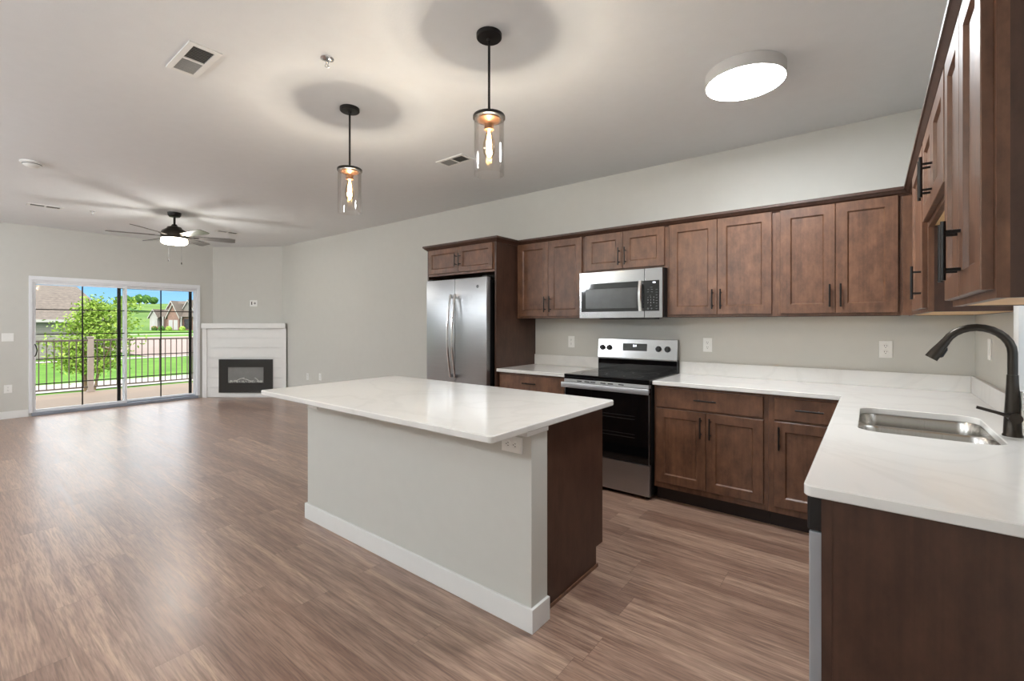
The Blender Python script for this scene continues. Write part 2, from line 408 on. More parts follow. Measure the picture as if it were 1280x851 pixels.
# sliding door
door = struct(bpy.data.objects.new('door_1', None)); C.objects.link(door); door.location = (XL, (DY0+DY1)/2, 0)
dy0, dy1 = DY0-door.location.y, DY1-door.location.y
f = MB()
for a, b_ in ((dy0-.028, dy0+.01), (dy1-.010, dy1+.032)): f.box(0.0005, .018, a, b_, 0.046, DZ-.012, .003)
f.box(0.0005, .018, dy0-.028, dy1+.032, DZ-.012, DZ+.045, .003)
f.build('casing', 'vinyl', door)
f = MB(); f.box(-.13, -.001, dy0+.001, dy0+.014, .046, DZ-.001); f.box(-.13, -.001, dy1-.014, dy1-.001, .04, DZ-.001); f.box(-.13, -.001, dy0+.014, dy1-.014, DZ-.035, DZ-.001)
f.build('frame', 'vinyl', door)
s_ = MB(); s_.box(-.139, .03, dy0-.0, dy1+.0, .001, .045, .004); s_.box(-.06, -.045, dy0+.03, dy1-.03, .045, .06); s_.build('threshold', 'sill_metal', door)
def sash(y0, y1, x, left):
    sroot = MB(); wst = .032; z0, z1 = .047, DZ-.037
    sroot.box(x-.017, x+.017, y0, y0+wst, z0, z1, .003); sroot.box(x-.017, x+.017, y1-wst, y1, z0, z1, .003)
    sroot.box(x-.017, x+.017, y0+wst, y1-wst, z0, z0+.04); sroot.box(x-.017, x+.017, y0+wst, y1-wst, z1-.035, z1)
    p = sroot.build('door_panel', 'vinyl', door)
    MB().box(x-.002, x+.002, y0+wst-.003, y1-wst+.003, z0+.035, z1-.03).build('pane', 'glass', p)
    gr = MB(); ya, yb = y0+wst, y1-wst; za, zb = z0+.04, z1-.035
    for sgn in (-1, 1):
        xx = x+sgn*.005
        gr.box(xx-.002, xx+.002, (ya+yb)/2-.008, (ya+yb)/2+.008, za, zb)
        for k in range(1, 5):
            zz = za+(zb-za)*k/5; gr.box(xx-.0025, xx+.0025, ya, yb, zz-.007, zz+.007)
    gr.build('grille', 'black_metal', p)
    if left:
        h = MB(); ym = y0+.02
        h.tube([(x+.018, ym-.0, .86), (x+.05, ym+.01, .88), (x+.062, ym+.022, .95), (x+.05, ym+.01, 1.02), (x+.018, ym, 1.04)], .007)
        MB().box(x+.016, x+.024, ym-.013, ym+.011, .82, 1.08, .003).build('handle_plate', 'vinyl', p)
        h.build('handle', 'black_metal', p, True)
ymid = 0.0
sash(dy0+.014, ymid+.045, -.03, True); sash(ymid+.0, dy1-.014, -.075, False)
sc = MB()
for a in (ymid-.06, dy1-.105): sc.box(-.128, -.106, a, a+.045, .05, DZ-.04, .002)
sc.box(-.128, -.106, ymid-.015, dy1-.105, .05, .085); sc.box(-.128, -.106, ymid-.015, dy1-.105, DZ-.075, DZ-.04)
sc.build('screen_frame', 'black_metal', door)

# kitchen window
win = struct(bpy.data.objects.new('window_1', None)); C.objects.link(win); win.location = (XR, (WY0+WY1)/2, WZ0)
a0, a1, hh = WY0-win.location.y, WY1-win.location.y, WZ1-WZ0
f = MB()
for a, b_ in ((a0-.055, a0+.02), (a1-.02, a1+.06)): f.box(-.062, -.0005, a, b_, .012, hh-.01, .003)
f.box(-.062, -.0005, a0-.055, a1+.06, hh-.01, hh+.04, .003); f.box(-.062, -.0005, a0-.055, a1+.06, -.055, .012, .003)
f.build('casing', 'white_trim', win)
f = MB(); f.box(.02, .12, a0+.001, a0+.04, .001, hh-.001); f.box(.02, .12, a1-.04, a1-.001, .001, hh-.001); f.box(.02, .12, a0, a1, .001, .04); f.box(.02, .12, a0, a1, hh-.04, hh-.001)
f.box(.05, .09, a0, a1, hh/2-.02, hh/2+.02); f.build('frame', 'vinyl', win)
MB().box(.068, .072, a0+.03, a1-.03, .03, hh-.03).build('pane', 'glass', win)

# ------------------------------------------------------------------ outdoors
def gz(x):                      # ground profile by distance to the west
    d = -x
    pts = [(9, -1.0), (45, -1.0), (116, -.15), (150, .3), (300, 5.5), (420, 14.0), (520, 18), (900, 10)]
    for (d0, z0), (d1, z1) in zip(pts, pts[1:]):
        if d <= d1: return z0+(z1-z0)*max(0, (d-d0))/(d1-d0)
    return pts[-1][1]
def strip(name, m, x0, x1, y0, y1, dz, n=1, wob=0):
    bm = bmesh.new(); xs = [x0+(x1-x0)*i/n for i in range(n+1)]; ny = 24 if wob else 1; g_ = []
    for x in xs:
        g_.append([bm.verts.new((x, y0+(y1-y0)*j/ny, gz(x)+dz+(wob*math.sin(j*.9+x*.01)*max(0, (-x-200)/300) if wob else 0))) for j in range(ny+1)])
    for i in range(n):
        for j in range(ny): bm.faces.new((g_[i][j], g_[i+1][j], g_[i+1][j+1], g_[i][j+1]))
    bmesh.ops.recalc_face_normals(bm, faces=bm.faces)
    if bm.faces[:][0].normal.z < 0: bmesh.ops.reverse_faces(bm, faces=bm.faces)
    mb = MB(); mb.bm = bm
    return struct(mb.build(name, m))
strip('lawn', 'lawn', -9.7, -116, -60, 140, 0, 24)
strip('hills', 'field', -116, -620, -260, 420, -.02, 30, 2.0)
strip('hillside_woods', 'woodland', -318, -392, -60, 330, 1.6, 8, 2.0)
strip('sidewalk', 'concrete', -21.6, -24.4, -60, 100, .03)
strip('street', 'asphalt', -40, -80, 9.5, 140, .03, 12)
strip('garden_path', 'concrete', -38.2, -39.6, -40, 60, .03)
strip('far_sidewalk', 'concrete', -90, -93, 8, 140, .04, 2)
st = MB().box(XL-2.95, XL-.14, -.6, 6.2, -.10, -.035).build('deck', 'decking'); struct(st)
struct(MB().box(XL-2.93, XL-2.85, -.55, 6.15, -1.05, -.10).build('deck_skirt', 'post'))
# railing
XRL = -12.4
rl = thing('deck_railing', 'brown metal balcony railing with thin balusters behind the sliding glass door', 'railing', (XRL, 2.6, -.035))
MB().box(-.02, .02, -2.6, 2.6, 1.02, 1.055, .004).build('top_rail', 'rail_metal', rl)
MB().box(-.015, .015, -2.6, 2.6, .085, .115, .004).build('bottom_rail', 'rail_metal', rl)
bal = None; yy = -2.55
while yy < 2.58:
    if not any(abs(yy-p) < .06 for p in (-.57, -2.6, 1.4)):
        if bal is None: bal = MB().box(-.008, .008, -.008, .008, .115, 1.02).build('baluster', 'rail_metal', rl, loc=(0, yy, 0))
        else:
            b2 = bal.copy(); C.objects.link(b2); b2.parent = rl; b2.location = (0, yy, 0)
    yy += .104
for p in (-.57, 2.55, -2.6):
    q = MB(); q.box(-.045, .045, p-.045, p+.045, 0, 1.09, .004); q.box(-.055, .055, p-.055, p+.055, 1.09, 1.11, .004); q.box(-.06, .06, p-.06, p+.06, 0, .03)
    o = q.build('post', 'post', rl); o['label'] = 'thick grey railing post'

# young tree
def tree(name, label, loc, hgt, spread, nleaf, lsz, stems, leafm, group=None, droop=.3):
    rnd = random.Random(hash(label) % 1000 if False else int(abs(loc[0]*31+loc[1]*17)))
    root = thing(name, label, 'tree', loc, 0, group)
    tr = MB(); tips = []
    for sidx in range(stems):
        a = 2*PI*sidx/stems+rnd.random(); p = Vector((.12*math.cos(a), .12*math.sin(a), 0)) if stems > 1 else Vector((0, 0, 0))
        pts = [p.copy()]; d = Vector((.12*math.cos(a), .12*math.sin(a), 1)).normalized(); L = hgt*(.78+.2*rnd.random())
        for k in range(8):
            d = (d+Vector((rnd.uniform(-.12, .12), rnd.uniform(-.12, .12), .05))).normalized(); p = p+d*L/8; pts.append(p.copy())
        rad = [.032*hgt/3.5*(1-.9*k/8) for k in range(9)]
        tr.tube(pts, rad, 8)
        for k in range(2, 9):
            for q in range(5):
                aa = rnd.uniform(0, 2*PI); frac = k/8
                bl = spread*(.35+.65*math.sin(PI*min(1, .2+frac*.85)))*rnd.uniform(.5, 1)
                e = pts[k]+Vector((math.cos(aa)*bl, math.sin(aa)*bl, bl*rnd.uniform(.15, .7)))
                mid = (pts[k]+e)/2+Vector((0, 0, .08*bl))
                tr.tube([pts[k], mid, e], [rad[k]*.5+.004, rad[k]*.3+.003, .003], 5)
                tips += [(pts[k]*.35+e*.65, .5), (e, .7), (mid, .6)]
    tr.build('trunk', 'bark', root, True)
    bm = bmesh.new()
    for i in range(nleaf):
        t, s_ = rnd.choice(tips)
        c = t+Vector((rnd.gauss(0, .16), rnd.gauss(0, .16), rnd.gauss(0, .11)))*spread
        n = Vector((rnd.uniform(-1, 1), rnd.uniform(-1, 1), rnd.uniform(-.2, 1))).normalized(); u = n.orthogonal().normalized()
        u.rotate(Matrix.Rotation(rnd.uniform(0, 6.28), 3, n)); v = n.cross(u); s2 = lsz*rnd.uniform(.7, 1.3)
        bm.faces.new([bm.verts.new(c+u*s2*a_+v*s2*b_) for a_, b_ in ((-1, 0), (-.2, -.45), (1, 0), (-.2, .45))])
    mb = MB(); mb.bm = bm; mb.build('foliage', leafm, root)
    return root
tree('young_tree', 'young light green multi-stem tree growing just beyond the balcony railing', (-20.3, 3.3, -1.0), 3.35, .98, 6200, .062, 4, 'leaf')
# distant wooded ridge trees
for i, (px, d, hgt) in enumerate([(150, 380, 7.5), (158, 400, 8), (166, 385, 7), (174, 405, 9.5), (183, 390, 9), (192, 400, 7.5)]):
    t_ = (px-640)/F; x = d*(-math.sin(YAW)+t_*math.cos(YAW)); y = d*(math.cos(YAW)+t_*math.sin(YAW))
    bm = bmesh.new(); bmesh.ops.create_icosphere(bm, subdivisions=3, radius=1)
    rr = random.Random(i)
    for v in bm.verts: v.co *= 1+.18*math.sin(v.co.x*7+i)*math.cos(v.co.y*6+v.co.z*5); v.co.z *= .8
    root = thing('distant_tree', 'dark green tree in the tree line along the far hilltop', 'tree', (x, y, gz(x)), 0, 'tree line on the far hill')
    mb = MB(); mb.bm = bm; bmesh.ops.scale(bm, vec=(3.1, 3.1, hgt*.5), verts=bm.verts); bmesh.ops.translate(bm, vec=(0, 0, hgt*.6), verts=bm.verts)
    mb.build('crown', 'woodland', root, True); MB().cyl((0, 0, -1), (0, 0, hgt*.5), .4).build('trunk', 'bark', root)

# neighbouring house on the left
nh = thing('neighboring_house', 'neighbouring low house with grey siding and brown shingled hip roof, left in the glass door', 'house', (-42, 2, -1.0))
MB().box(-12, 0, -6, 5.6, 0, 2.5).build('wall', 'siding', nh)
rf = MB(); zr0, zr1 = 2.42, 5.15
rf.rings([[(.45, -6.5, zr0), (.45, 6.1, zr0), (-12.5, 6.1, zr0), (-12.5, -6.5, zr0)], [(.45, -6.5, zr0+.16), (.45, 6.1, zr0+.16), (-12.5, 6.1, zr0+.16), (-12.5, -6.5, zr0+.16)], [(-5.6, -2.0, zr1), (-5.6, 5.0, zr1), (-6.2, 5.0, zr1), (-6.2, -2.0, zr1)]])
rf.build('roof', 'shingle', nh)
gt = MB(); gt.box(.45, .52, -6.5, 6.1, zr0, zr0+.17); gt.build('gutter', 'house_trim', nh)
MB().box(0.01, .05, 1.6, 2.2, .9, 1.5).build('wall_vent', 'house_trim', nh)

# far house with gables, facing the camera
def ray_xy(px, d):
    t_ = (px-640)/F; return (d*(-math.sin(YAW)+t_*math.cos(YAW)), d*(math.cos(YAW)+t_*math.sin(YAW)))
hx, hy = ray_xy(188.5, 99)
fh = thing('distant_house', 'distant brick house with steep gables and white garage doors across the street', 'house', (hx, hy, gz(hx)-.05), YAW+.02)
MB().box(1.2, 13, .8, 9, 0, 2.9).build('wall', 'brick', fh)
def gable(x0, x1, y0, y1, ze, zp, wallm, nm='gable'):
    g1 = MB(); xm = (x0+x1)/2
    g1.rings([[(x0, y0, 0), (x1, y0, 0), (x1, y0, ze), (xm, y0, zp), (x0, y0, ze)], [(x0, y1, 0), (x1, y1, 0), (x1, y1, ze), (xm, y1, zp), (x0, y1, ze)]])
    g1.build(nm, wallm, fh)
    r = MB(); o = .3; sl = (zp-ze)/(xm-x0); th = .18
    for s in (-1, 1):
        xa = xm+s*(xm-x0+o); za = ze-sl*o
        r.rings([[(xm, y0-.25, zp+.02), (xa, y0-.25, za+.02), (xa, y0-.25, za+th), (xm, y0-.25, zp+th+.04)], [(xm, y1, zp+.02), (xa, y1, za+.02), (xa, y1, za+th), (xm, y1, zp+th+.04)]])
    rr_ = r.build('roof', 'shingle', fh)
    tm = MB()
    for s in (-1, 1):
        xa = xm+s*(xm-x0+o); za = ze-sl*o
        tm.rings([[(xm, y0-.3, zp-.12), (xa, y0-.3, za-.12), (xa, y0-.3, za+th), (xm, y0-.3, zp+th+.04)], [(xm, y0-.26, zp-.12), (xa, y0-.26, za-.12), (xa, y0-.26, za+th), (xm, y0-.26, zp+th+.04)]])
    tm.build('bargeboard', 'house_trim', rr_)
gable(-.25, 1.35, 0, 5, 3.0, 4.35, 'house_trim')
gable(3.75, 6.15, -.3, 6, 3.1, 5.6, 'brick')
gable(.9, 4.3, 2.5, 8, 3.4, 6.3, 'brick')
gable(4.9, 8.3, 2.0, 8, 3.6, 6.5, 'siding')
rr_ = MB(); rr_.rings([[(1.0, .3, 2.9), (13.4, .3, 2.9), (13.4, 9.4, 2.9), (1.0, 9.4, 2.9)], [(2.2, 4.5, 6.5), (13.4, 4.5, 6.5), (13.4, 5.2, 6.5), (2.2, 5.2, 6.5)]]); rr_.build('main_roof', 'shingle', fh)
for x0 in (4.05, 5.1): MB().box(x0, x0+.85, -.36, -.3, .05, 2.2).build('garage_door', 'garage_door', fh)
MB().box(.3, .95, -.05, 0, .1, 2.1).build('door', 'garage_door', fh)
for x0, w_ in ((6.6, 1.3), (1.5, .6), (3.0, .6), (9.4, 1.3)): MB().box(x0, x0+w_, .72, .79, .3, 2.4).build('window', 'dark_window', fh)
for x0 in (6.25, 8.2, 2.4): MB().box(x0, x0+.25, 0, .25, 0, 2.9).build('porch_column', 'house_trim', fh)
shrubs = [(193, 'leaf_dark', 'low red-flowered shrub beside the distant brick house'), (202, 'leaf_dark', 'small dark green shrub below the first gable of the distant house'), (211, 'leaf', 'pale green bush beside the white garage doors of the distant house'), (228, 'leaf', 'pale bush in front of the dark porch window of the distant house')]
for i, (px, m_, lb) in enumerate(shrubs):
    x, y = ray_xy(px, 97); bm = bmesh.new(); bmesh.ops.create_icosphere(bm, subdivisions=3, radius=.55)
    for v in bm.verts: v.co *= 1+.2*math.sin(v.co.x*14+i)*math.cos(v.co.y*12+v.co.z*9)
    bmesh.ops.translate(bm, vec=(0, 0, .35), verts=bm.verts)
    mb = MB(); mb.bm = bm
    o = mb.build('shrub', m_, None, True, (x, y, gz(x)+.02)); tag(o, lb, 'bush')
    if i == 0:
        fl = MB()
        for k in range(14):
            a = k*2.4; fl.lathe([(0, -.09), (.09, 0), (0, .09)], 6, Matrix.Translation((.5*math.cos(a), .5*math.sin(a), .3+.04*k)))
        fl.build('blossom', 'flower', o)

# ------------------------------------------------------------------ cabinets (local: x width, front at y=0 facing -y)
def shaker(mb, x0, x1, z0, z1, y=-.02, t=.0195, rail=.062, rec=.010, ch=.008):
    def R(i, yy): return [(x0+i, yy, z0+i), (x1-i, yy, z0+i), (x1-i, yy, z1-i), (x0+i, yy, z1-i)]
    mb.rings([R(0, y+t), R(0, y+.002), R(.002, y), R(rail, y), R(rail+ch, y+rec)])
def flatfront(mb, x0, x1, z0, z1, y=-.02, t=.0195):
    def R(i, yy): return [(x0+i, yy, z0+i), (x1-i, yy, z0+i), (x1-i, yy, z1-i), (x0+i, yy, z1-i)]
    mb.rings([R(0, y+t), R(0, y+.004), R(.004, y)])
def pull(parent, x, z, vert=True, L=.15, y=-.02):
    h = MB(); o = .032; r = .0055
    if vert:
        h.cyl((x, y-o, z-L/2), (x, y-o, z+L/2), r)
        for s in (-1, 1): h.cyl((x, y, z+s*L*.32), (x, y-o, z+s*L*.32), .0045)
    else:
        h.cyl((x-L/2, y-o, z), (x+L/2, y-o, z), r)
        for s in (-1, 1): h.cyl((x+s*L*.32, y, z), (x+s*L*.32, y-o, z), .0045)
    return h.build('handle', 'black_metal', parent, True)
def door_part(root, x0, x1, z0, z1, hx=None, hz=None):
    m = MB(); shaker(m, x0, x1, z0, z1); d = m.build('door', 'wood_dark', root)
    if hx is not None: pull(d, hx, hz)
    return d
def drawer_part(root, x0, x1, z0, z1):
    m = MB(); flatfront(m, x0, x1, z0, z1); d = m.build('drawer', 'wood_dark', root); pull(d, (x0+x1)/2, (z0+z1)/2+.005, False); return d
def carcass(root, w_, D, h_, stiles, base=False, rails=(), flush=False):
    # boards, face frame and (uppers) light maple underside
    z0 = .105 if base else 0
    b = MB(); t = .018
    b.box(0, t, .019, D, z0, h_); b.box(w_-t, w_, .019, D, z0, h_)
    if base: b.box(0, t, .075, D, 0, z0); b.box(w_-t, w_, .075, D, 0, z0)
    b.box(t, w_-t, D-.01, D, z0, h_)
    if not base: b.box(t, w_-t, .019, D-.01, h_-t, h_)
    if base:
        b.box(t, w_-t, .019, D-.01, z0, z0+t)
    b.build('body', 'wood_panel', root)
    ff = MB(); st_, en = stiles
    ff.box(0, st_, 0, .019, z0, h_); ff.box(w_-en, w_, 0, .019, z0, h_)
    ff.box(st_, w_-en, 0, .019, h_-.04, h_); ff.box(st_, w_-en, 0, .019, z0, z0+.04)
    for r in rails: ff.box(st_, w_-en, 0, .019, r-.02, r+.02)
    ff.build('face_frame', 'wood_dark', root)
    if base: MB().box(0.0005, w_-.0005, .060, .0745, 0, .1045).build('toe_kick', 'toe', root)
    else: MB().box(t, w_-t, .019, D-.01, .002 if flush else .014, .028).build('bottom_panel', 'maple', root)['label'] = 'light maple underside'
UZ0, UZ1, YU, DU = 1.392, 2.150, 3.71, .318
def upper(label, x0, x1, z0, doors, loc=None, rz=0, stiles=(.03, .03), D=DU, y=YU, grp=None, hz=None):
    w_ = x1-x0; root = thing('wall_cabinet', label, 'cabinet', loc or (x0, y, z0), rz, grp); h_ = UZ1-z0
    carcass(root, w_, D, h_, stiles, flush=rz != 0)
    for (a, b_, hs) in doors:
        hxx = None if hs is None else (b_-.028 if hs > 0 else a+.028)
        door_part(root, a, b_, .018, h_-.018, hxx, .018+(.115 if h_ > .5 else .105))
    return root
X0 = -1.305; XM = X0-.762; XP = -2.84
def pair(w_, s0=.018, s1=.018): 
    m = (s0+w_-s1)/2; return [(s0, m-.0015, 1), (m+.0015, w_-s1, -1)]
upper('brown wall cabinet with two doors between the fridge panel and the microwave', XP, XM, UZ0, pair(XM-XP, .02, .02))
upper('short brown wall cabinet with two small doors directly above the microwave', XM, X0, 1.795, pair(.762, .02, .02))
XA = -.535
upper('brown wall cabinet with two doors just right of the microwave', X0, XA, UZ0, pair(XA-X0, .02, .022))
XB = .150
upper('brown wall cabinet with two doors nearest the corner on the back wall', XA, XB, UZ0, pair(XB-XA, .030, .020))
# right wall uppers, facing -x ; local x runs towards -y
XF = .195
def upper_r(label, ya, yb, z0, doors):     # ya > yb
    return upper(label, 0, ya-yb, z0, doors, loc=(XF, ya, z0), rz=-PI/2, D=XR-XF)
upper_r('brown corner wall cabinet with a single door right of the back wall cabinets', YB, 2.70, UZ0, [(YB-3.34, YB-2.73, 1)])
upper_r('short brown wall cabinet with a light maple underside above the sink', 2.70, 1.93, 1.762, pair(.77, .02, .015))
upper_r('tall brown wall cabinet at the right edge of the picture, nearest the viewer', 1.93, 1.31, UZ0, pair(.62, .015, .02))
MB().box(XB+.001, XF-.001, YU, YU+.019, UZ0, UZ1).build('cabinet_filler', 'wood_dark')
tag(bpy.data.objects['cabinet_filler'], 'narrow brown filler strip closing the inside corner of the wall cabinets', 'trim')

# fridge cabinet: two tall panels and the small cabinet over the fridge
YFC = 3.375
fc = thing('fridge_cabinet', 'tall brown cabinet surround with two small doors enclosing the fridge', 'cabinet', (-3.82, YFC, 0))
wf = 3.82-2.84
for a in (0, wf-.02): MB().box(a, a+.02, 0, YB-YFC-.001, 0, UZ1).build('side_panel', 'wood_panel', fc)
u = MB(); u.box(.02, wf-.02, .019, YB-YFC-.001, 1.845, UZ1); u.box(.02, wf-.02, 0, .019, 1.845, 1.87); u.box(.02, wf-.02, 0, .019, 2.12, UZ1); u.box(.02, .05, 0, .019, 1.87, 2.12); u.box(wf-.05, wf-.02, 0, .019, 1.87, 2.12)
u.build('body', 'wood_dark', fc)
mm_ = wf/2
for a, b_, hxx in ((.035, mm_-.0015, mm_-.028), (mm_+.0015, wf-.035, mm_+.028)): 
    m = MB(); shaker(m, a, b_, 1.868, 2.125, rail=.05); d = m.build('door', 'wood_dark', fc); pull(d, hxx, 1.99, L=.13)

# crown moulding swept round the cabinet tops
path = [(-3.82, YB), (-3.82, YFC), (-2.84, YFC), (-2.84, YU), (XF, YU), (XF, 1.31), (XR, 1.31)]
prof = [(0, 2.151), (0, 2.128), (.006, 2.128), (.010, 2.136), (.020, 2.142), (.034, 2.158), (.040, 2.160), (.040, 2.178), (-.02, 2.178), (-.02, 2.151)]
def sweep(path, prof):
    rs = []; n = len(path)
    for i, p in enumerate(path):
        p = Vector(p)
        def nrm(a, b_): e = (Vector(b_)-Vector(a)).normalized(); return Vector((e.y, -e.x)) * -1
        if i == 0: m = nrm(path[0], path[1]); 
        elif i == n-1: m = nrm(path[-2], path[-1])
        else:
            n1, n2 = nrm(path[i-1], path[i]), nrm(path[i], path[i+1]); m = n1+n2; m = m/(m.length_squared/2)
        rs.append([(p.x-m.x*o, p.y-m.y*o, z) for o, z in prof])
    return MB().rings(rs)
tag(sweep(path, prof).build('crown_molding', 'wood_panel'), 'brown crown molding running along the tops of the wall cabinets', 'molding')

# base cabinets back wall
CZ0, CZ1 = .879, .909
YBF = 3.42; DB = YB-YBF-.001
def base(label, x0, x1, doors, drawers, stiles=(.03, .03), loc=None, rz=0, D=DB):
    w_ = x1-x0; root = thing('base_cabinet', label, 'cabinet', loc or (x0, YBF, 0), rz)
    carcass(root, w_, D, CZ0-.001, stiles, True, rails=(.712,) if drawers else ())
    for a, b_, hs in doors:
        door_part(root, a, b_, .150, .704, None if hs is None else (b_-.03 if hs > 0 else a+.03), .60)
    for a, b_ in drawers: drawer_part(root, a, b_, .716, .858)
    return root
base('brown base cabinet with a drawer between the fridge panel and the range', XP+.001, XM-.003, pair(.77, .022, .022), [(.022, .75)])
base('wide brown base cabinet with one drawer over two doors right of the range', X0+.003, XA, [(.018, .3765, 1), (.3795, .74, -1)], [(.018, .74)])
base('narrow brown base cabinet with drawer and single door in the inside corner', XA+.001, -.10, [(.035, .425, -1)], [(.035, .425)], (.04, .01))

# peninsula base: sink cabinet, end panel, dishwasher
XPF = -.10     # cabinet face
base('brown sink base cabinet under the right counter beside the dishwasher', 0, 1.28, pair(1.28-.36, .30-.24, -.0), [], loc=(XPF, 3.39, 0), rz=-PI/2, D=XR-XPF-.001)
ep = MB(); ep.box(-.104, XR-.002, 1.480, 1.498, 0, CZ0-.001)
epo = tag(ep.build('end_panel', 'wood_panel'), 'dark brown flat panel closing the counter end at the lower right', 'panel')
o = MB().box(-.106, -.082, 1.4785, 1.480, 0, CZ0-.001).build('edge_strip', 'wood_panel', epo)
dw = thing('dishwasher', 'stainless dishwasher seen edge-on beside the dark end panel', 'dishwasher', (XPF, 2.10, 0), -PI/2)
MB().box(0.003, .597, .01, .56, .1, CZ0-.004).build('body', 'black_plastic', dw)
MB().box(0.004, .598, -.036, .008, .115, .77, .004).build('door', 'steel_side', dw)
MB().box(0.004, .598, -.040, .008, .772, .872, .006).build('control_panel', 'black_plastic', dw)
MB().box(.004, .598, .04, .06, 0, .1).build('toe_kick', 'toe', dw)

# countertops
CX = -.145; YCF = 3.377; YCE = 1.452; YW = YB-.0005; XW = XR-.0005
r = .022
def arc(cx, cy, r, a0, a1, n=6): return [(cx+r*math.cos(math.radians(a0+(a1-a0)*i/n)), cy+r*math.sin(math.radians(a0+(a1-a0)*i/n))) for i in range(n+1)]
outer = [(X0+.003, YW), (X0+.003, YCF), (CX, YCF)] + arc(CX+r, YCE+r, r, 180, 270) + [(XW, YCE), (XW, YW)]
# make ccw
def ccw_unused(l): return l if sum(l[i-1][0]*l[i][1]-l[i][0]*l[i-1][1] for i in range(len(l))) > 0 else l[::-1]
SX0, SX1, SY0, SY1 = -.045, .385, 2.335, 2.995
hole = rrect(SX0, SX1, SY0, SY1, .075, 8)
ct = tag(MB().slab(ccw(outer), [hole], CZ0, CZ1).build('countertop', 'quartz', None, True), 'white quartz L-shaped countertop around the sink, right of the range', 'countertop')
MB().box(X0+.003, XR-.021, YB-.02, YB-.001, CZ1, CZ1+.105, .002).build('backsplash', 'quartz', ct)
MB().box(XR-.02, XR-.001, YCE, YB-.001, CZ1, CZ1+.105, .002).build('backsplash', 'quartz', ct)
ct2 = tag(MB().slab(ccw([(XP+.001, YCF), (XM-.003, YCF), (XM-.003, YW), (XP+.001, YW)]), [], CZ0, CZ1).build('countertop', 'quartz', None, True), 'short white quartz countertop between the fridge panel and the range', 'countertop')
MB().box(XP+.001, XM-.003, YB-.02, YB-.001, CZ1, CZ1+.105, .002).build('backsplash', 'quartz', ct2)

# sink
sk = thing('kitchen_sink', 'stainless double-bowl undermount sink set into the right countertop', 'sink', (SX0, SY0, 0))
def bowl(y0, y1):
    L = SX1-SX0
    def R(i, z, rr): return [(x, y, z) for x, y in rrect(-.004+i, L+.004-i, y0+i, y1-i, rr, 8)]
    m = MB(); m.rings([R(0, CZ0-.0005, .075), R(.004, .868, .073), R(.008, .80, .07), R(.012, .71, .066), R(.022, .69, .056), R(.045, .682, .045)], cap0=False)
    b = m.build('bowl', 'sink_steel', sk, True)
    dr = MB().lathe([(.045, 0), (.045, .004), (.03, .006), (.012, .001), (0, .001)], 24, Matrix.Translation((L/2, (y0+y1)/2, .682))); dr.build('drain', 'steel_bright', b, True)
DV = (SY1-SY0)*.48
bowl(-.004, DV-.007); bowl(DV+.007, SY1-SY0+.004)
m = MB()
rim = [(x, y) for x, y in rrect(-.025, SX1-SX0+.025, -.025, SY1-SY0+.025, .09, 8)]
m.slab(ccw(rim), [rrect(-.004, SX1-SX0+.004, -.004, DV-.007, .075, 8), rrect(-.004, SX1-SX0+.004, DV+.007, SY1-SY0+.004, .075, 8)], CZ0-.004, CZ0-.0008, .0008)
m.build('rim', 'sink_steel', sk, True)

# faucet
fx, fy = .425, 2.565
fa = thing('kitchen_faucet', 'dark gooseneck pull-down faucet standing behind the sink', 'faucet', (fx, fy, CZ1))
MB().lathe([(.029, 0), (.029, .006), (.026, .01), (.0245, .06), (.021, .13), (.0175, .20), (.0165, .235)], 32).build('body', 'gunmetal', fa, True)
pts = [(0, 0, .233), (0, 0, .30)]
for i in range(13):
    a = PI*i/14; pts.append((-.098+.098*math.cos(a), 0, .318+.098*math.sin(a)))
MB().tube(pts, .0145, 20).build('spout', 'gunmetal', fa, True)
e = Vector(pts[-1]); dr_ = (Vector(pts[-1])-Vector(pts[-2])).normalized()
hd = MB(); hd.tube([e, e+dr_*.02, e+dr_*.055, e+dr_*.085], [.0155, .017, .021, .0225], 20)
hd.box(e.x-.033, e.x-.022, -.006, .006, e.z-.05, e.z-.01, .002) if False else None
hdo = hd.build('spray_head', 'gunmetal', fa, True)
nn_ = Vector((-dr_.z, 0, dr_.x)); MB().tube([e+dr_*.022+nn_*.0165, e+dr_*.03+nn_*.020, e+dr_*.06+nn_*.0235, e+dr_*.066+nn_*.021], [.003, .005, .005, .003], 10).build('spray_button', 'black_plastic', hdo, True)
lv = MB(); lv.cyl((0, -.015, .075), (0, -.055, .075), .019, n=24); lv.tube([(-.01, -.046, .08), (-.05, -.05, .093), (-.105, -.052, .108)], [.0075, .006, .006], 12)
lv.build('lever', 'gunmetal', fa, True)

# ------------------------------------------------------------------ refrigerator
YFR = 3.285
fr = thing('refrigerator', 'stainless french-door fridge standing in the brown cabinet surround', 'refrigerator', (-3.735, YFR, 0))
WF = .85
MB().box(.01, WF-.01, .06, YB-YFR-.02, .02, 1.765, .004).build('body', 'black_plastic', fr)
def fdoor(x0, x1, z0, z1, nm):
    m = MB(); m.box(x0, x1, 0, .058, z0, z1, .008); return m.build(nm, 'steel', fr, True)
d1 = fdoor(0, WF/2-.002, .70, 1.79, 'door'); d2 = fdoor(WF/2+.002, WF, .70, 1.79, 'door'); d3 = fdoor(0, WF, .06, .694, 'freezer_drawer')
def bowed(x, s):
    m = MB(); n = 22; rs = []
    for i in range(n+1):
        t_ = i/n; z = .80+.83*t_; b_ = math.sin(PI*t_); y = -.030-.045*b_
        xx = x-s*.0*b_
        rs.append([(xx-.013, y, z), (xx-.006, y-.010, z), (xx+.006, y-.010, z), (xx+.013, y, z), (xx+.006, y+.006, z), (xx-.006, y+.006, z)])
    m.rings(rs)
    for z in (.815, 1.615): m.box(x-.012, x+.012, -.032, .0, z-.02, z+.02, .003)
    return m
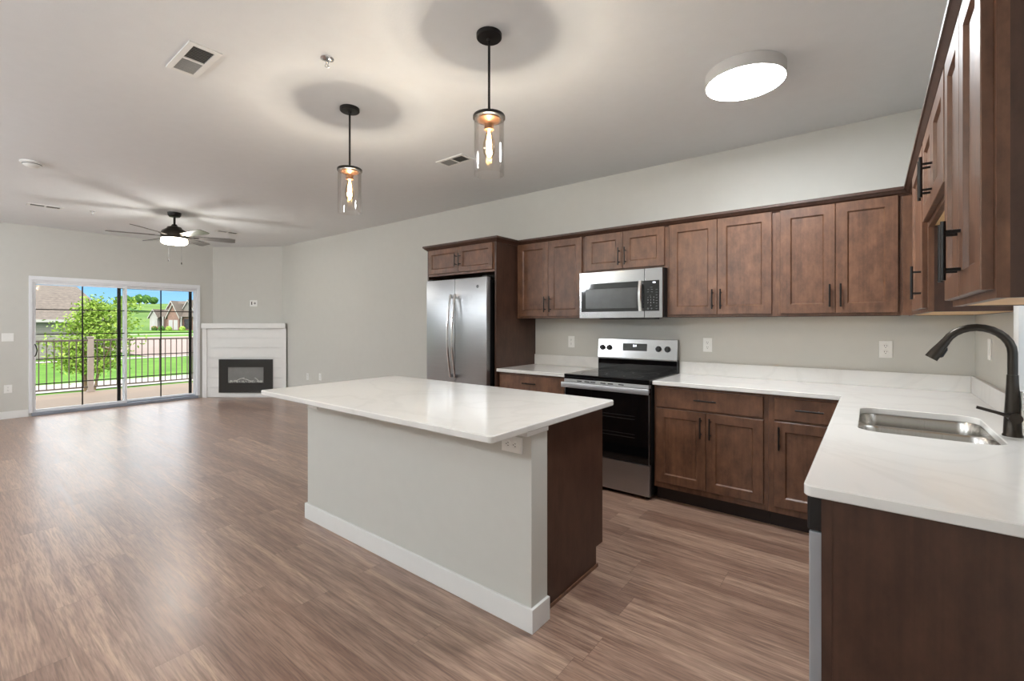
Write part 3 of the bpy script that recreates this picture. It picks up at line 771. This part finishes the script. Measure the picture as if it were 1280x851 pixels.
bowed(WF/2-.032, 1).build('handle', 'steel_bright', d1, True); bowed(WF/2+.032, -1).build('handle', 'steel_bright', d2, True)
m = MB(); m.tube([(.08, -.055, .62), (WF/2, -.075, .62), (WF-.08, -.055, .62)], .012); m.cyl((.1, 0, .62), (.1, -.055, .62), .01); m.cyl((WF-.1, 0, .62), (WF-.1, -.055, .62), .01); m.build('handle', 'steel_bright', d3, True)
MB().lathe([(.016, 0), (.016, .002), (.013, .003), (.012, .0015), (0, .0015)], 24, Matrix.Translation((WF-.115, -.0005, 1.70)) @ Matrix.Rotation(PI/2, 4, 'X')).build('badge', 'mw_window', d2, True)
for a in (.04, WF-.04): MB().box(a-.03, a+.03, .02, .10, 1.79, 1.805, .003).build('hinge_cover', 'black_plastic', fr)

# ------------------------------------------------------------------ range
YR = 3.352; WR = .750
rg = thing('range', 'stainless electric range with black glass cooktop below the microwave', 'stove', (XM+.006, YR, 0))
MB().box(.002, WR-.002, .03, YB-YR-.012, .03, .893).build('body', 'black_plastic', rg)
MB().box(.001, WR-.001, -.004, .03, .875, .893, .002).build('cooktop_edge', 'black_glass', rg)
for a in (.04, WR-.04):
    for b_ in (.06, .58): MB().cyl((a, b_, 0), (a, b_, .03), .016).build('leveling_foot', 'black_plastic', rg)
MB().box(0, WR, -.006, YB-YR-.075, .8935, .915, .004).build('cooktop', 'black_glass', rg)
ring = MB()
def burn_ring(cx, cy, rr): ring.lathe([(rr, 0), (rr, .0006), (rr-.004, .0006), (rr-.004, 0)], 40, Matrix.Translation((cx, cy, .915)), cap=False)
for cx, cy, rr in ((.2, .16, .11), (.2, .42, .08), (.55, .16, .08), (.55, .42, .11), (.375, .44, .05)): burn_ring(cx, cy, rr)
ring.build('burner_ring', 'slot', rg)
tr_ = MB(); tr_.box(.004, WR-.004, -.012, .03, .848, .874, .002); tr = tr_.build('vent_trim', 'steel_flat', rg)
sl = MB()
for a in (.13, .2, .255, .345, .41, .50): sl.box(a, a+.045, -.0135, -.011, .858, .866)
sl.build('vent_slot', 'slot', tr)
od = MB(); od.box(.004, WR-.004, 0, .03, .272, .845, .004); odo = od.build('oven_door', 'black_glass', rg)
MB().box(.10, WR-.10, -.0015, .001, .40, .72).build('oven_window', 'black_glass', odo)
rk = MB()
for z in (.46, .485, .60, .625): rk.box(.12, WR-.12, -.0025, -.0012, z, z+.0025)
rk.build('oven_rack_lines', 'slot', odo)
for a in (.004, WR-.010): MB().box(a, a+.006, -.002, .003, .272, .80).build('door_edge', 'steel', odo)
hb = MB(); hb.box(-.006, WR+.006, -.046, -.034, .806, .850, .003)
for a in (.002, WR-.028): hb.box(a, a+.026, -.045, .002, .815, .84, .003)
hb.build('handle', 'steel_flat', odo, True)
MB().box(.004, WR-.004, 0, .03, .03, .266, .004).build('storage_drawer', 'steel', rg)
bgx = MB(); y1 = YB-YR-.014
bgx.rings([[(0, y1-.055, 1.025), (0, y1-.035, 1.195), (0, y1, 1.2), (0, y1, 1.025)], [(WR, y1-.055, 1.025), (WR, y1-.035, 1.195), (WR, y1, 1.2), (WR, y1, 1.025)]])
bgo = bgx.build('control_panel', 'steel_h', rg)
MB().box(0, WR, y1-.05, y1, .893, 1.024, .003).build('backguard', 'black_glass', rg)
MB().box(0.001, WR-.001, y1-.0585, y1-.04, 1.012, 1.026, .002).build('panel_lip', 'steel_h', rg)
tilt = math.atan2(.02, .17)
def onpanel(x, z): return Matrix.Translation((x, y1-.055+.02*(z-1.025)/.17, z)) @ Matrix.Rotation(PI/2-tilt, 4, 'X')
MB().box(-.115, .115, -.033, .033, -.004, .0015, .001, mtx=onpanel(.365, 1.125)).build('display', 'black_glass', bgo)
text_mesh([('8:4', 0, .012, .026)], 'clock_digits', 'glow', bgo, onpanel(.365, 1.125) @ Matrix.Translation((0, 0, .002)))
text_mesh([('-', x_*.02-.10, -.012, .02) for x_ in range(3)]+[('-', x_*.02+.06, y_, .02) for x_ in range(3) for y_ in (.012, -.012)], 'panel_markings', 'fire_screen', bgo, onpanel(.365, 1.125) @ Matrix.Translation((0, 0, .002)))
for kx in (.045, .115, .585, .665):
    k = MB().lathe([(.026, 0), (.026, .004), (.021, .006), (.019, .026), (.017, .028), (0, .028)], 28, onpanel(kx, 1.115)); ko = k.build('knob', 'black_plastic', bgo, True)
    MB().box(-.004, .004, -.02, .02, .026, .034, .001, mtx=onpanel(kx, 1.115)).build('knob_grip', 'black_plastic', ko)

# ------------------------------------------------------------------ microwave
YMF = 3.615
mw = thing('microwave', 'stainless over-the-range microwave mounted under the short wall cabinet', 'microwave', (XM+.001, YMF, 1.385))
WM = .76; HM = .408
MB().box(.004, WM-.001, .03, YB-YMF-.002, 0.008, HM-.001, .002).build('body', 'black_plastic', mw)
MB().box(0, WM-.155, 0, .03, .0, HM-.002, .004).build('door', 'steel_h', mw)
MB().box(WM-.153, WM-.004, 0, .03, .0, HM-.002, .004).build('control_face', 'steel_h', mw)
dg = MB().box(.022, WM-.185, -.0035, .0, .058, .305, .002).build('door_glass', 'black_glass', mw)
MB().box(.065, WM-.215, -.005, -.003, .085, .255, .001).build('viewing_window', 'mw_window', dg)
kp = MB().box(WM-.160, WM-.032, -.004, 0, .058, .305, .002).build('keypad', 'black_glass', mw)
MX = Matrix.Translation((WM-.095, -.0045, .18)) @ Matrix.Rotation(PI/2, 4, 'X')
it = []
for r_ in range(3):
    for c_ in range(3): it.append((str(r_*3+c_+1), -.028+c_*.024, -.012-r_*.022, .013))
it += [('0', -.004, -.078, .013)]
it += [('—', .044, .05-.022*k, .014) for k in range(8)] + [('—', -.026+.03*c_, .052-.02*r_, .014) for c_ in range(2) for r_ in range(2)] + [('– –', 0, .07, .014), ('– –', -.01, .004, .012), ('O', -.028, -.104, .016), ('O', .002, -.104, .012)]
text_mesh(it, 'keypad_markings', 'glyph', kp, MX)
MB().box(WM-.082, WM-.062, -.0055, -.004, .283, .292).build('clock_display', 'glow', kp)
hm = MB(); n = 14; rs = []
for i in range(n+1):
    t_ = i/n; z = .058+.247*t_; y = -.026-.014*math.sin(PI*t_); x = WM-.182
    rs.append([(x-.015, y, z), (x-.009, y-.007, z), (x+.009, y-.007, z), (x+.015, y, z), (x+.015, y+.005, z), (x-.015, y+.005, z)])
hm.rings(rs)
for z in (.07, .29): hm.box(WM-.194, WM-.170, -.027, 0, z-.012, z+.012)
hm.build('handle', 'steel_bright', mw, True)
MB().box(.15, .62, .10, .30, -.006, .008, .002).build('underside_filter', 'slot', mw)
for a in (.1, .62): MB().box(a-.035, a+.035, .05, .09, .0, .0085).build('task_lamp', 'white_plastic', mw)

# ------------------------------------------------------------------ island
IX0, IX1, IY0, IY1 = -3.115, -1.143, 1.328, 2.398
isl = thing('kitchen_island', 'kitchen island with painted grey knee wall and dark brown cabinet back', 'kitchen island', (-2.12, 1.95, 0))
def li(x0, x1, y0, y1, z0, z1, bev=0, mb=None): return (mb or MB()).box(x0+2.12, x1+2.12, y0-1.95, y1-1.95, z0, z1, bev)
li(-3.063, -1.163, 1.620, 1.742, 0, CZ0-.024).build('knee_wall', 'wall', isl)
li(-3.063, -1.158, 1.580, 1.746, CZ0-.024, CZ0-.001, .002).build('wall_cap', 'white_trim', isl)
bbm = MB(); bbm.slab(ccw([(x+2.12, y-1.95) for x, y in [(-3.078, 1.742), (-3.078, 1.606), (-1.148, 1.606), (-1.148, 1.742), (-1.1625, 1.742), (-1.1625, 1.6195), (-3.0635, 1.6195), (-3.0635, 1.742)]]), [], 0, .105, .002)
bbm.build('baseboard', 'white_trim', isl)
cp = MB(); poly = [(1.744-1.95, 0), (2.275-1.95, 0), (2.275-1.95, .11), (2.35-1.95, .11), (2.35-1.95, CZ0-.001), (1.744-1.95, CZ0-.001)]
# side panels with toe notch (profile in y,z)
for xa in (-1.213, -3.04):
    mt_ = Matrix(((0, 0, 1, 0), (1, 0, 0, 0), (0, 1, 0, 0), (0, 0, 0, 1)))
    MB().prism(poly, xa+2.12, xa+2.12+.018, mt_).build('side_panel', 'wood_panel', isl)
li(-1.195, -1.187, 1.744, 2.285, 0, .018, .003).build('shoe_molding', 'wood_dark', isl)
li(-3.02, -1.215, 1.75, 2.33, .11, CZ0-.002).build('body', 'wood_dark', isl)
li(-3.02, -1.215, 2.262, 2.275, 0, .11).build('toe_kick', 'toe', isl)
for k in range(3):
    xa = -3.03+.61*k
    m = MB(); xx0, xx1 = xa+2.12+.005, xa+2.12+.60
    def RR(i, yy): return [(xx0+i, yy-1.95, .13+i), (xx1-i, yy-1.95, .13+i), (xx1-i, yy-1.95, .70-i), (xx0+i, yy-1.95, .70-i)]
    m.rings([RR(0, 2.332), RR(0, 2.350), RR(.06, 2.350), RR(.066, 2.342)]); d = m.build('door', 'wood_dark', isl)
    m = MB(); m.box(xx0, xx1, 2.332-1.95, 2.350-1.95, .712, .86, .003); m.build('drawer', 'wood_dark', isl)
tag(MB().slab(ccw(rrect(IX0, IX1, IY0, IY1, .02, 5)), [], CZ0, CZ1, .004).build('countertop', 'quartz', None, True), 'large white quartz countertop resting on the kitchen island', 'countertop')

# ------------------------------------------------------------------ wall plates; local: face towards -y, centre origin
def plate(label, cat, loc, rz, kind, w_=.072, h_=.115, rot=False, grp=None, name='wall_outlet'):
    root = thing(name, label, cat, loc, rz, grp)
    if rot: w_, h_ = .115, .072
    p = MB().box(-w_/2, w_/2, -.006, 0, -h_/2, h_/2, .002).build('plate', 'white_plastic', root)
    if kind == 'outlet':
        for s in (-1, 1):
            cx, cz = (s*.02, 0) if rot else (0, s*.02)
            m = MB().lathe([(.0165, 0), (.0165, .002), (.015, .0025), (0, .0025)], 20, Matrix.Translation((cx, -.006, cz)) @ Matrix.Rotation(PI/2, 4, 'X'))
            r_ = m.build('receptacle', 'white_plastic', root, True)
            q = MB()
            for a, b_, l_ in ((-.006, .004, .008), (.006, .004, .006)):
                if rot: q.box(cx+b_-l_/2-.002, cx+b_+l_/2-.002, -.0095, -.008, cz+a-.0012, cz+a+.0012)
                else: q.box(cx+a-.0012, cx+a+.0012, -.0095, -.008, cz+b_-l_/2, cz+b_+l_/2)
            q.lathe([(.0025, 0), (.0025, .0008), (0, .0008)], 10, Matrix.Translation((cx+(-.008 if rot else 0), -.0085, cz-(0 if rot else .008))) @ Matrix.Rotation(PI/2, 4, 'X'))
            q.build('slots', 'slot', r_)
    elif kind == 'switch':
        MB().box(-.017, .017, -.0085, -.005, -.034, .034, .0015).build('rocker', 'white_plastic', root)
    elif kind == 'double_switch':
        for s in (-1, 1): MB().box(s*.024-.016, s*.024+.016, -.0085, -.005, -.034, .034, .0015).build('rocker', 'white_plastic', root)
    elif kind == 'media':
        MB().box(-.040, -.022, -.008, -.005, -.03, .03, .001).build('cable_opening', 'slot', root)
        MB().lathe([(.02, 0), (.02, .002), (0, .003)], 20, Matrix.Translation((.026, -.006, 0)) @ Matrix.Rotation(PI/2, 4, 'X')).build('receptacle', 'vent_mesh', root, True)
    return root
def on_back(px, py):       # point of the back wall seen at the photo's measured position
    t_ = (px-640)/F; d = YB/(math.cos(YAW)+t_*math.sin(YAW)); return (d*(-math.sin(YAW)+t_*math.cos(YAW)), YB-.0005, H-(py-CYH)*d/F)
plate('white outlet on the back wall left of the range', 'outlet', on_back(714.5, 427), 0, 'outlet')
plate('white outlet on the back wall just right of the range', 'outlet', on_back(884.7, 431), 0, 'outlet')
plate('white outlet on the back wall nearest the corner by the sink', 'outlet', on_back(1107, 436.5), 0, 'outlet')
plate('white switch plate on the right wall behind the faucet', 'switch', (XR-.0005, 3.56, 1.20), -PI/2, 'switch', name='wall_switch')
plate('white outlet on the far back wall, left one of the pair beyond the island', 'outlet', on_back(385, 470.5), 0, 'outlet')
plate('white outlet on the far back wall, right one of the pair beyond the island', 'outlet', on_back(400.5, 471), 0, 'outlet')
plate('white outlet lying sideways under the near right corner of the island top', 'outlet', (-1.268, 1.6195, .800), 0, 'outlet', rot=True)
plate('white outlet lying sideways at the far left end of the island wall', 'outlet', (-2.985, 1.6195, .800), 0, 'outlet', rot=True)
def on_left(px, py):
    t_ = (px-640)/F; d = XL/(-math.sin(YAW)+t_*math.cos(YAW)); return (XL+.0005, d*(math.cos(YAW)+t_*math.sin(YAW)), H-(py-CYH)*d/F)
plate('white light switch on the wall left of the sliding door', 'switch', on_left(9.5, 421.5), PI/2, 'double_switch', w_=.117, name='wall_switch')
plate('white outlet low on the wall left of the sliding door', 'outlet', on_left(10, 486), PI/2, 'outlet', w_=.08)
ang = math.atan2(DG1[1]-DG0[1], DG1[0]-DG0[0])
u_ = Vector((DG1[0]-DG0[0], DG1[1]-DG0[1])).normalized(); k_ = .757
pm = Vector(DG0)+u_*k_
plate('white media plate with dark opening on the wall above the fireplace mantel', 'outlet', (pm.x+.0005*math.sin(ang), pm.y-.0005*math.cos(ang), 1.712), ang, 'media', w_=.135, h_=.115)

# ------------------------------------------------------------------ fireplace
A = Vector((-9.530, 3.078)); Bp = Vector((-8.330, 4.012)); fang = math.atan2((Bp-A).y, (Bp-A).x); FW = (Bp-A).length
fs = thing('fireplace_surround', 'white shiplap fireplace surround with mantel shelf in the room corner', 'fireplace', (A.x, A.y, 0), fang)
bk = MB(); HB = 1.25; PT = .18; FX0, FX1, FZ0, FZ1 = .304, 1.272, .092, .694
z = 0
while z < HB-.01:
    z1 = min(z+PT, HB)
    bk.prism([(.07, .002), (FW-.07, .002), (FW-.15, .125), (.12, .125)], z+.005, z1-.005)
    z = z1
bk.prism([(.075, .02), (FW-.075, .02), (FW-.15, .12), (.12, .12)], 0, HB)
bk.build('shiplap_panel', 'white_trim', fs)
for pl in ([(.0, -.02), (.078, -.02), (.078, .06), (.045, .06)], [(FW-.078, -.02), (FW-.0, -.02), (FW-.05, .06), (FW-.078, .06)]): MB().prism(pl, 0, HB, bevel=.002).build('pilaster', 'white_trim', fs)
MB().prism([(-.0, -.05), (FW+.0, -.05), (FW-.075, .115), (.07, .115)], HB, 1.345, bevel=.003).build('mantel_shelf', 'white_trim', fs)
ef = thing('electric_fireplace', 'black electric fireplace with reflection-grey viewing screen in the white surround', 'fireplace', (A.x+.0*math.sin(fang), A.y, 0), fang)
ff = MB()
fx0, fx1, fz0, fz1 = .459, 1.115, .268, .552
for a in ((FX0, fx0, FZ0, FZ1), (fx1, FX1, FZ0, FZ1), (fx0, fx1, FZ0, fz0), (fx0, fx1, fz1, FZ1)): ff.box(a[0], a[1], -.028, .0015, a[2], a[3])
fo = ff.build('frame', 'fire_frame', ef)
MB().box(fx0, fx1, -.008, .001, fz0, fz1).build('screen', 'fire_screen', ef)
em = MB(); rd = random.Random(3)
for i in range(34):
    x = fx0+.03+(fx1-fx0-.06)*rd.random(); s = rd.uniform(.008, .018); z = fz0+s+.02*rd.random()
    bm_m = Matrix.Translation((x, -.016, z)) @ Matrix.Rotation(rd.uniform(0, 3), 4, 'Y') @ Matrix.Rotation(rd.uniform(0, 3), 4, 'X')
    em.box(-s*1.3, s*1.3, -s*.4, s*.4, -s*.4, s*.4, .002, mtx=bm_m)
for x0, x1, z0, z1 in ((.60, .76, .30, .36), (.72, .90, .35, .29), (.95, 1.02, .36, .30)): em.tube([(x0, -.016, z0), ((x0+x1)/2, -.016, (z0+z1)/2+.008), (x1, -.016, z1)], .007, 8)
em.build('ember_bed', 'ember', ef)['kind'] = 'stuff'

# ------------------------------------------------------------------ ceiling things
def pendant(label, x, y):
    p = thing('pendant_light', label, 'lamp', (x, y, ZC), 0, None)
    MB().lathe([(.062, -.0003), (.062, -.018), (.058, -.022), (.012, -.024), (.010, -.035), (0, -.035)], 36).build('canopy', 'black_metal', p, True)
    MB().cyl((0, 0, -.03), (0, 0, -.395), .0062).build('rod', 'black_metal', p, True)
    MB().lathe([(.012, -.385), (.014, -.395), (.077, -.399), (.079, -.403), (.079, -.413), (.076, -.415), (.0, -.413)], 40).build('shade_holder', 'black_metal', p, True)
    s_ = MB().lathe([(.060, -.4155), (.058, -.421), (.026, -.438), (.023, -.442), (.023, -.468), (0, -.468)], 32).build('socket', 'bronze', p, True)
    g = MB().lathe([(.0735, -.4155), (.0735, -.688), (.0705, -.688), (.0705, -.4155)], 48, cap=False); g.build('glass_shade', 'shade_glass', p, True)
    b = MB().lathe([(.013, -.468), (.014, -.480), (.018, -.498), (.028, -.53), (.031, -.555), (.027, -.582), (.016, -.602), (0, -.609)], 24, cap=False).build('bulb', 'bulb_glass', p, True)
    fl = MB()
    for k in range(6):
        a = k*PI/3; fl.tube([(.006*math.cos(a), .006*math.sin(a), -.490), (.013*math.cos(a+.3), .013*math.sin(a+.3), -.578)], .0016, 5)
    fl.cyl((0, 0, -.47), (0, 0, -.52), .004); fl.build('filament', 'filament', b)
    L = bpy.data.lights.new('bulb_light', 'POINT'); L.energy = PENDANT_W; L.color = (1, .985, .97); L.shadow_soft_size = .016
    lo = bpy.data.objects.new('bulb_light', L); C.objects.link(lo); lo.parent = p; lo.location = (0, 0, -.523)
    return p
pendant('black pendant lamp with clear glass cylinder, the near one above the island', -1.472, 1.695)
pendant('black pendant lamp with clear glass cylinder, the far one above the island', -2.70, 1.713)

def flush(label, x, y, r=.205):
    p = thing('flush_ceiling_light', label, 'lamp', (x, y, ZC))
    MB().lathe([(r-.01, -.0003), (r, -.002), (r, -.066), (r-.003, -.069), (r-.006, -.069), (r-.006, -.06)], 64, cap=False).build('rim', 'lamp_rim', p, True)
    MB().lathe([(r-.006, -.060), (r-.006, -.070), (r-.03, -.0735), (0, -.075)], 64).build('diffuser', 'diffuser', p, True)
    return p
flush('round flush ceiling light glowing white above the kitchen floor', -.56, 2.83)
for (x, y) in ((-1.9, -1.5), (-4.9, -1.5), (-7.8, -1.5)):  # unseen lamps added behind the camera to brighten room and ceiling
    p = thing('fill_globe', 'added white opal fill lamp, unseen behind the viewer', 'lamp', (x, y, ZC), 0, 'added fill lamps behind the viewer')
    MB().lathe([(.06, -.0003), (.06, -.02), (0, -.022)], 28).build('canopy', 'black_metal', p, True)
    MB().cyl((0, 0, -.02), (0, 0, -.42), .006).build('rod', 'black_metal', p, True)
    MB().lathe([(.15*math.sin(PI*i/16), -.56+.15*math.cos(PI*i/16)) for i in range(17)], 32, cap=False).build('globe', 'fill_globe_glow', p, True)

# fan
fn = thing('ceiling_fan', 'dark six-blade ceiling fan with lit drum light in the living area', 'fan', (-7.01, 1.947, ZC))
MB().lathe([(.075, -.0003), (.07, -.035), (.055, -.055), (.02, -.06), (0, -.06)], 32).build('canopy', 'black_metal', fn, True)
MB().cyl((0, 0, -.05), (0, 0, -.16), .013).build('downrod', 'black_metal', fn, True)
MB().lathe([(.025, -.15), (.04, -.175), (.075, -.185), (.085, -.205), (.13, -.235), (.145, -.265), (.145, -.315), (.135, -.33), (0, -.33)], 40).build('motor', 'gunmetal', fn, True)
MB().lathe([(.135, -.330), (.14, -.345), (.14, -.385), (.12, -.40), (0, -.405)], 40).build('light_drum', 'fan_diffuser', fn, True)
for k in range(6):
    a = math.radians(213+60*k)+YAW
    mt_ = Matrix.Rotation(a, 4, 'Z') @ Matrix.Translation((0, 0, -.30)) @ Matrix.Rotation(math.radians(-13), 4, 'X')
    m = MB(); m.prism([(.20, -.045), (.62, -.068), (.665, -.055), (.665, .055), (.62, .068), (.20, .045)], -.003, .003, mt_)
    b = m.build('blade', 'blade', fn)
    ar = MB(); ar.box(.12, .26, -.018, .018, -.008, -.003, .002, mtx=mt_); ar.build('blade_arm', 'black_metal', b)
for dx, dy, zz in ((-.075, -.0, -.585), (.055, .05, -.62)):
    dx, dy = dx*math.cos(YAW)-dy*math.sin(YAW), dx*math.sin(YAW)+dy*math.cos(YAW)
    c = MB(); c.cyl((dx, dy, -.39), (dx, dy, zz), .0012, n=6); co_ = c.build('pull_chain', 'black_metal', fn)
    MB().lathe([(0, 0), (.006, -.004), (.008, -.02), (.006, -.034), (0, -.036)], 14, Matrix.Translation((dx, dy, zz))).build('fob', 'black_metal', co_, True)
L = bpy.data.lights.new('fan_light', 'POINT'); L.energy = FAN_W; L.color = (1, .985, .96); L.shadow_soft_size = .12
lo = bpy.data.objects.new('fan_light', L); C.objects.link(lo); lo.parent = fn; lo.location = (0, 0, -.52)

def vent(label, x0, x1, y0, y1, split=True):
    cx, cy = (x0+x1)/2, (y0+y1)/2; w_, d = (x1-x0)/2, (y1-y0)/2
    p = thing('ceiling_vent', label, 'vent', (cx, cy, ZC))
    b = .028; m = MB(); m.box(-w_, w_, -d, -d+b, -.008, -.0005, .002); m.box(-w_, w_, d-b, d, -.008, -.0005, .002); m.box(-w_, -w_+b, -d+b, d-b, -.008, -.0005); m.box(w_-b, w_, -d+b, d-b, -.008, -.0005)
    lx = w_ > d
    if lx: m.box(-.008, .008, -d+b, d-b, -.008, -.0005)
    else: m.box(-w_+b, w_-b, -.008, .008, -.008, -.0005)
    m.build('frame', 'white_trim', p)
    MB().box(-w_+b, w_-b, -d+b, d-b, -.0025, -.0008).build('backing', 'vent_dark', p)
    s1 = MB(); s2 = MB()
    n = 9
    for k in range(n):
        if lx:
            L2 = (w_-b-.008)
            for s, mb, ag in ((-1, s1, .9), (1, s2, -.9)):
                xx = s*(.008+L2*(k+.5)/n); mb.box(-.0006, .0006, -d+b, d-b, -.006, .006, 0, mtx=Matrix.Translation((xx, 0, -.006)) @ Matrix.Rotation(ag, 4, 'Y') @ Matrix.Scale(.6, 4, (0, 0, 1)))
        else:
            L2 = (d-b-.008)
            for s, mb, ag in ((-1, s1, .9), (1, s2, -.9)):
                yy = s*(.008+L2*(k+.5)/n); mb.box(-w_+b, w_-b, -.0006, .0006, -.006, .006, 0, mtx=Matrix.Translation((0, yy, -.006)) @ Matrix.Rotation(ag, 4, 'X') @ Matrix.Scale(.6, 4, (0, 0, 1)))
    s1.build('louver', 'vent_mesh', p); s2.build('louver', 'vent_mesh', p)
vent('large white ceiling vent with two louvered squares, upper left of the picture', -3.048, -2.676, .805, .955)
vent('white ceiling vent behind the near pendant lamp', -3.0, -2.68, 2.74, 2.90)
vent('small white ceiling vent at the far left, beyond the smoke detector', -7.90, -7.75, .72, 1.03)
vent('small white ceiling vent right of the ceiling fan', -7.90, -7.75, 2.70, 3.02)
def sprinkler(label, x, y):
    p = thing('fire_sprinkler', label, 'sprinkler', (x, y, ZC))
    MB().lathe([(.034, -.0003), (.034, -.004), (.022, -.009), (.010, -.011), (0, -.011)], 28).build('escutcheon', 'steel_bright', p, True)
    m = MB(); m.cyl((0, 0, -.01), (0, 0, -.022), .007)
    for s in (-1, 1): m.tube([(s*.007, 0, -.018), (s*.012, 0, -.03), (s*.003, 0, -.043)], .002, 6)
    m.build('sprinkler_head', 'steel', p, True)
    MB().lathe([(.013, -.043), (.013, -.045), (0, -.045)], 16).build('deflector', 'steel', p, True)
sprinkler('chrome fire sprinkler in the ceiling left of the pendant lamps', -2.284, 1.315)
sprinkler('chrome fire sprinkler in the ceiling left of the ceiling fan', -7.73, 1.284)
sd = thing('smoke_detector', 'round white smoke detector on the ceiling at the left', 'smoke detector', (-5.79, .565, ZC))
MB().lathe([(.078, -.0003), (.078, -.012), (.07, -.016), (0, -.016)], 36).build('base', 'white_plastic', sd, True)
MB().lathe([(.062, -.015), (.06, -.028), (.045, -.042), (.02, -.046), (0, -.046)], 36).build('cover', 'white_plastic', sd, True)
MB().lathe([(.0625, -.019), (.0625, -.024), (.058, -.024), (.058, -.019)], 36, cap=False).build('vent_slit', 'slot', sd, True)
